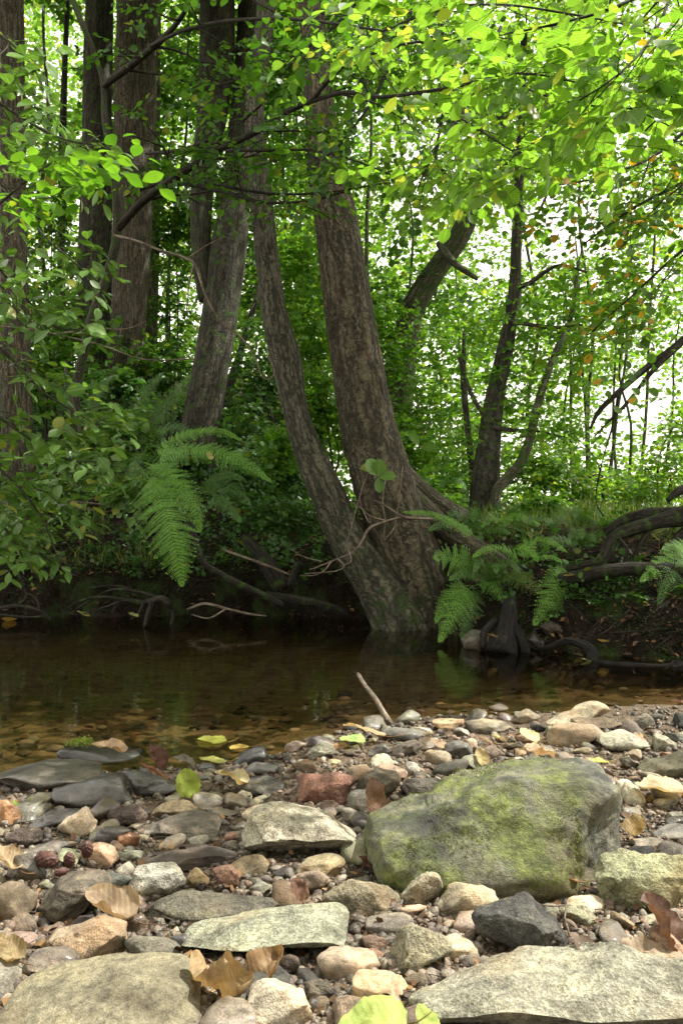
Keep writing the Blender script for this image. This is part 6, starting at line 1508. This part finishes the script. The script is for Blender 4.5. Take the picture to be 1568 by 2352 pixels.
# submerged leaves and flat stones on the stream bed, and pebbles: one uncountable layer
g = Geo(); rng = np.random.default_rng(17)
n = 320; v = rng.uniform(1500, 1760, n); u = rng.uniform(-60, 1600, n); Y = (CAMH+.1)/((v-CY)/F); x = (u-CX)/F*Y
m = (Y > Yn(x)+.05) & (Y < Yw(x)-.1); x, Y = x[m], Y[m]; n = len(x)
p = np.stack([x, Y, height(x, Y)+.008], -1)
leaves(g, T_MID, p, rng.normal(size=(n, 3))*[1, 1, .1], np.array([0, 0, 1.])+rng.normal(size=(n, 3))*.15, rng.uniform(.015, .05, n), rng, rng.uniform(.1, .75, n))
tag(g.build('sunken_leaves', M['litter']), 'brown leaves lying on the stream bed under the shallow water', 'leaf litter', None, 'stuff')
g = Geo(); D_, T_ = ICO[2]
n = 150; v = rng.uniform(1560, 1780, n); u = rng.uniform(-60, 1500, n); Y = (CAMH+.08)/((v-CY)/F); x = (u-CX)/F*Y
m = (Y > Yn(x)+.02) & (Y < Yn(x)+1.6); x, Y = x[m], Y[m]
cc = []
for i in range(len(x)):
    s = rng.uniform(.008, .035); V = D_*[s, s*rng.uniform(.6, 1), s*.4]*(1+.15*vnoise(D_*2+i)[:, None])+[x[i], Y[i], gz(x[i], Y[i])+.002]
    g.add(V, T_, rnd=np.full(len(V), .6)); cc.append(np.repeat([np.append(np.array(COLS[rng.choice(10, p=CW)][1])*rng.uniform(.25, .6), 1)], len(V), 0))
V = np.concatenate(g.V); me = mesh('bed_pebbles', V, np.concatenate(g.T), {'rnd': np.full(len(V), .6)})
at = me.attributes.new('pc', 'FLOAT_COLOR', 'POINT'); at.data.foreach_set('color', np.concatenate(cc).astype(np.float32).ravel())
tag(obj('bed_pebbles', me, M['gravel']), 'pebbles lying on the stream bed under shallow water', 'pebbles', None, 'stuff')
# twig bits and leaf scraps in the gravel
g = Geo(); n = 800; v = rng.uniform(1640, 2350, n); u = rng.uniform(-30, 1600, n); Y = (CAMH-.04)/((v-CY)/F); x = (u-CX)/F*Y
m = Y < Yn(x); x, Y = x[m], Y[m]
for i in range(len(x)):
    L_ = rng.uniform(.01, .05); a = rng.uniform(0, 6.28); c = np.array([x[i], Y[i], gz(x[i], Y[i])+.008]); dd = np.array([math.cos(a), math.sin(a), rng.normal()*.15])
    add_tube(g, [np.append(c, .0009), np.append(c+dd*L_*.5+rng.normal(size=3)*.003, .0008), np.append(c+dd*L_, .0004)], 4, .02)
tag(g.build('twig_debris', M['bark_sapling']), 'bits of broken twig scattered over the gravel', 'debris', None, 'stuff')
g = Geo(); n = 2200; v = rng.uniform(1640, 2350, n); u = rng.uniform(-30, 1600, n); Y = (CAMH-.04)/((v-CY)/F); x = (u-CX)/F*Y
m = (Y < Yn(x)) & (rng.random(n) < .75); x, Y = x[m], Y[m]; n = len(x)
leaves(g, T_MID, np.stack([x, Y, height(x, Y)+.009], -1), rng.normal(size=(n, 3))*[1, 1, .4], np.array([0, 0, 1.])+rng.normal(size=(n, 3))*.5, rng.uniform(.006, .02, n), rng, rng.uniform(.3, 1., n))
tag(g.build('leaf_scraps', M['litter']), 'small brown leaf scraps between the pebbles', 'debris', None, 'stuff')

# alder cones
def cone(u, v, s_px, yaw, tilt, label, up=.03):
    Y = (CAMH-.03-up)/((v-CY)/F); c = P(u, v, Y); s = s_px*Y/F*.5
    D_, T_ = ICO[4]
    th = np.arctan2(D_[:, 1], D_[:, 0]); z = D_[:, 2]
    sc = np.abs(np.sin(z*9+np.floor(th/0.7)*1.57))*np.abs(np.sin(th*4.5+z*6))
    V = D_*[.62, .62, 1.]*(1+.28*sc[:, None])*s
    g = Geo(); R_ = Matrix.Rotation(math.radians(yaw), 3, 'Z') @ Matrix.Rotation(math.radians(tilt), 3, 'X')
    V = V @ np.array(R_).T
    o = obj('alder_cone', mesh('alder_cone', V, T_), M['cone'], None, c); tag(o, label, 'cone', 'alder cones')
    e = np.array(R_) @ np.array([0, 0, -s])
    V2, T2, Q2, _ = tube([np.append(e*.9, .0011), np.append(e*1.6+[.003, 0, -.002], .0009), np.append(e*2.2+[.009, 0, -.003], .0008)], 5, .006)
    obj('stalk', mesh('stalk', V2, [T2, Q2]), M['cone'], o)
cone(108, 1975, 52, 70, 95, 'alder cone lying flat, leftmost of the little dark cones')
cone(160, 1976, 36, 0, 30, 'roundish purple-black alder cone in the middle of the group')
cone(200, 1952, 38, 20, 20, 'upright reddish-brown alder cone, rightmost of the group')
cone(140, 2003, 26, 120, 80, 'smallest alder cone, below the others')
# moss tuft on the black stone
s_ = stone_top('black mossy-topped stone'); g = Geo(); rng = np.random.default_rng(3); n = 700
c = np.array([P(185, 1702, s_[1])[0], s_[1], P(185, 1706, s_[1])[2]])
p = c+rng.normal(size=(n, 3))*[.017, .012, .004]
leaves(g, T_FAR, p, rng.normal(size=(n, 3))+[0, 0, .8], rng.normal(size=(n, 3)), rng.uniform(.003, .008, n), rng)
tag(g.build('moss_tuft', leaf_mat('moss_bright', (.10, .14, .03), (.22, .26, .06)), None, c), 'little bright moss tuft on top of the black waterline stone', 'moss')
# red stalk and green stalks among the stones
wood('stalk', 'reddish leaf stalk leaning on the crumpled ochre leaf', 'stalk', [[(352, 2172, 5, 1.17), (395, 2205, 6, 1.16), (430, 2240, 6, 1.15), (456, 2262, 5, 1.14)]], 'dead_twig', 6, (.0002, 3))
wood('stalk', 'thin tan stalk curving down right of the charcoal block', 'stalk', [[(1300, 2080, 4, 1.22), (1296, 2110, 5, 1.21), (1308, 2150, 6, 1.2), (1335, 2178, 5, 1.19)]], 'dead_twig', 6, (.0002, 3))
wood('stalk', 'thin dark twig lying across the gravel in front of the mossy boulder', 'stalk', [[(1230, 2078, 4, 1.25), (1270, 2082, 5, 1.24), (1310, 2080, 4, 1.24)]], 'dead_twig', 6, (.0002, 3))
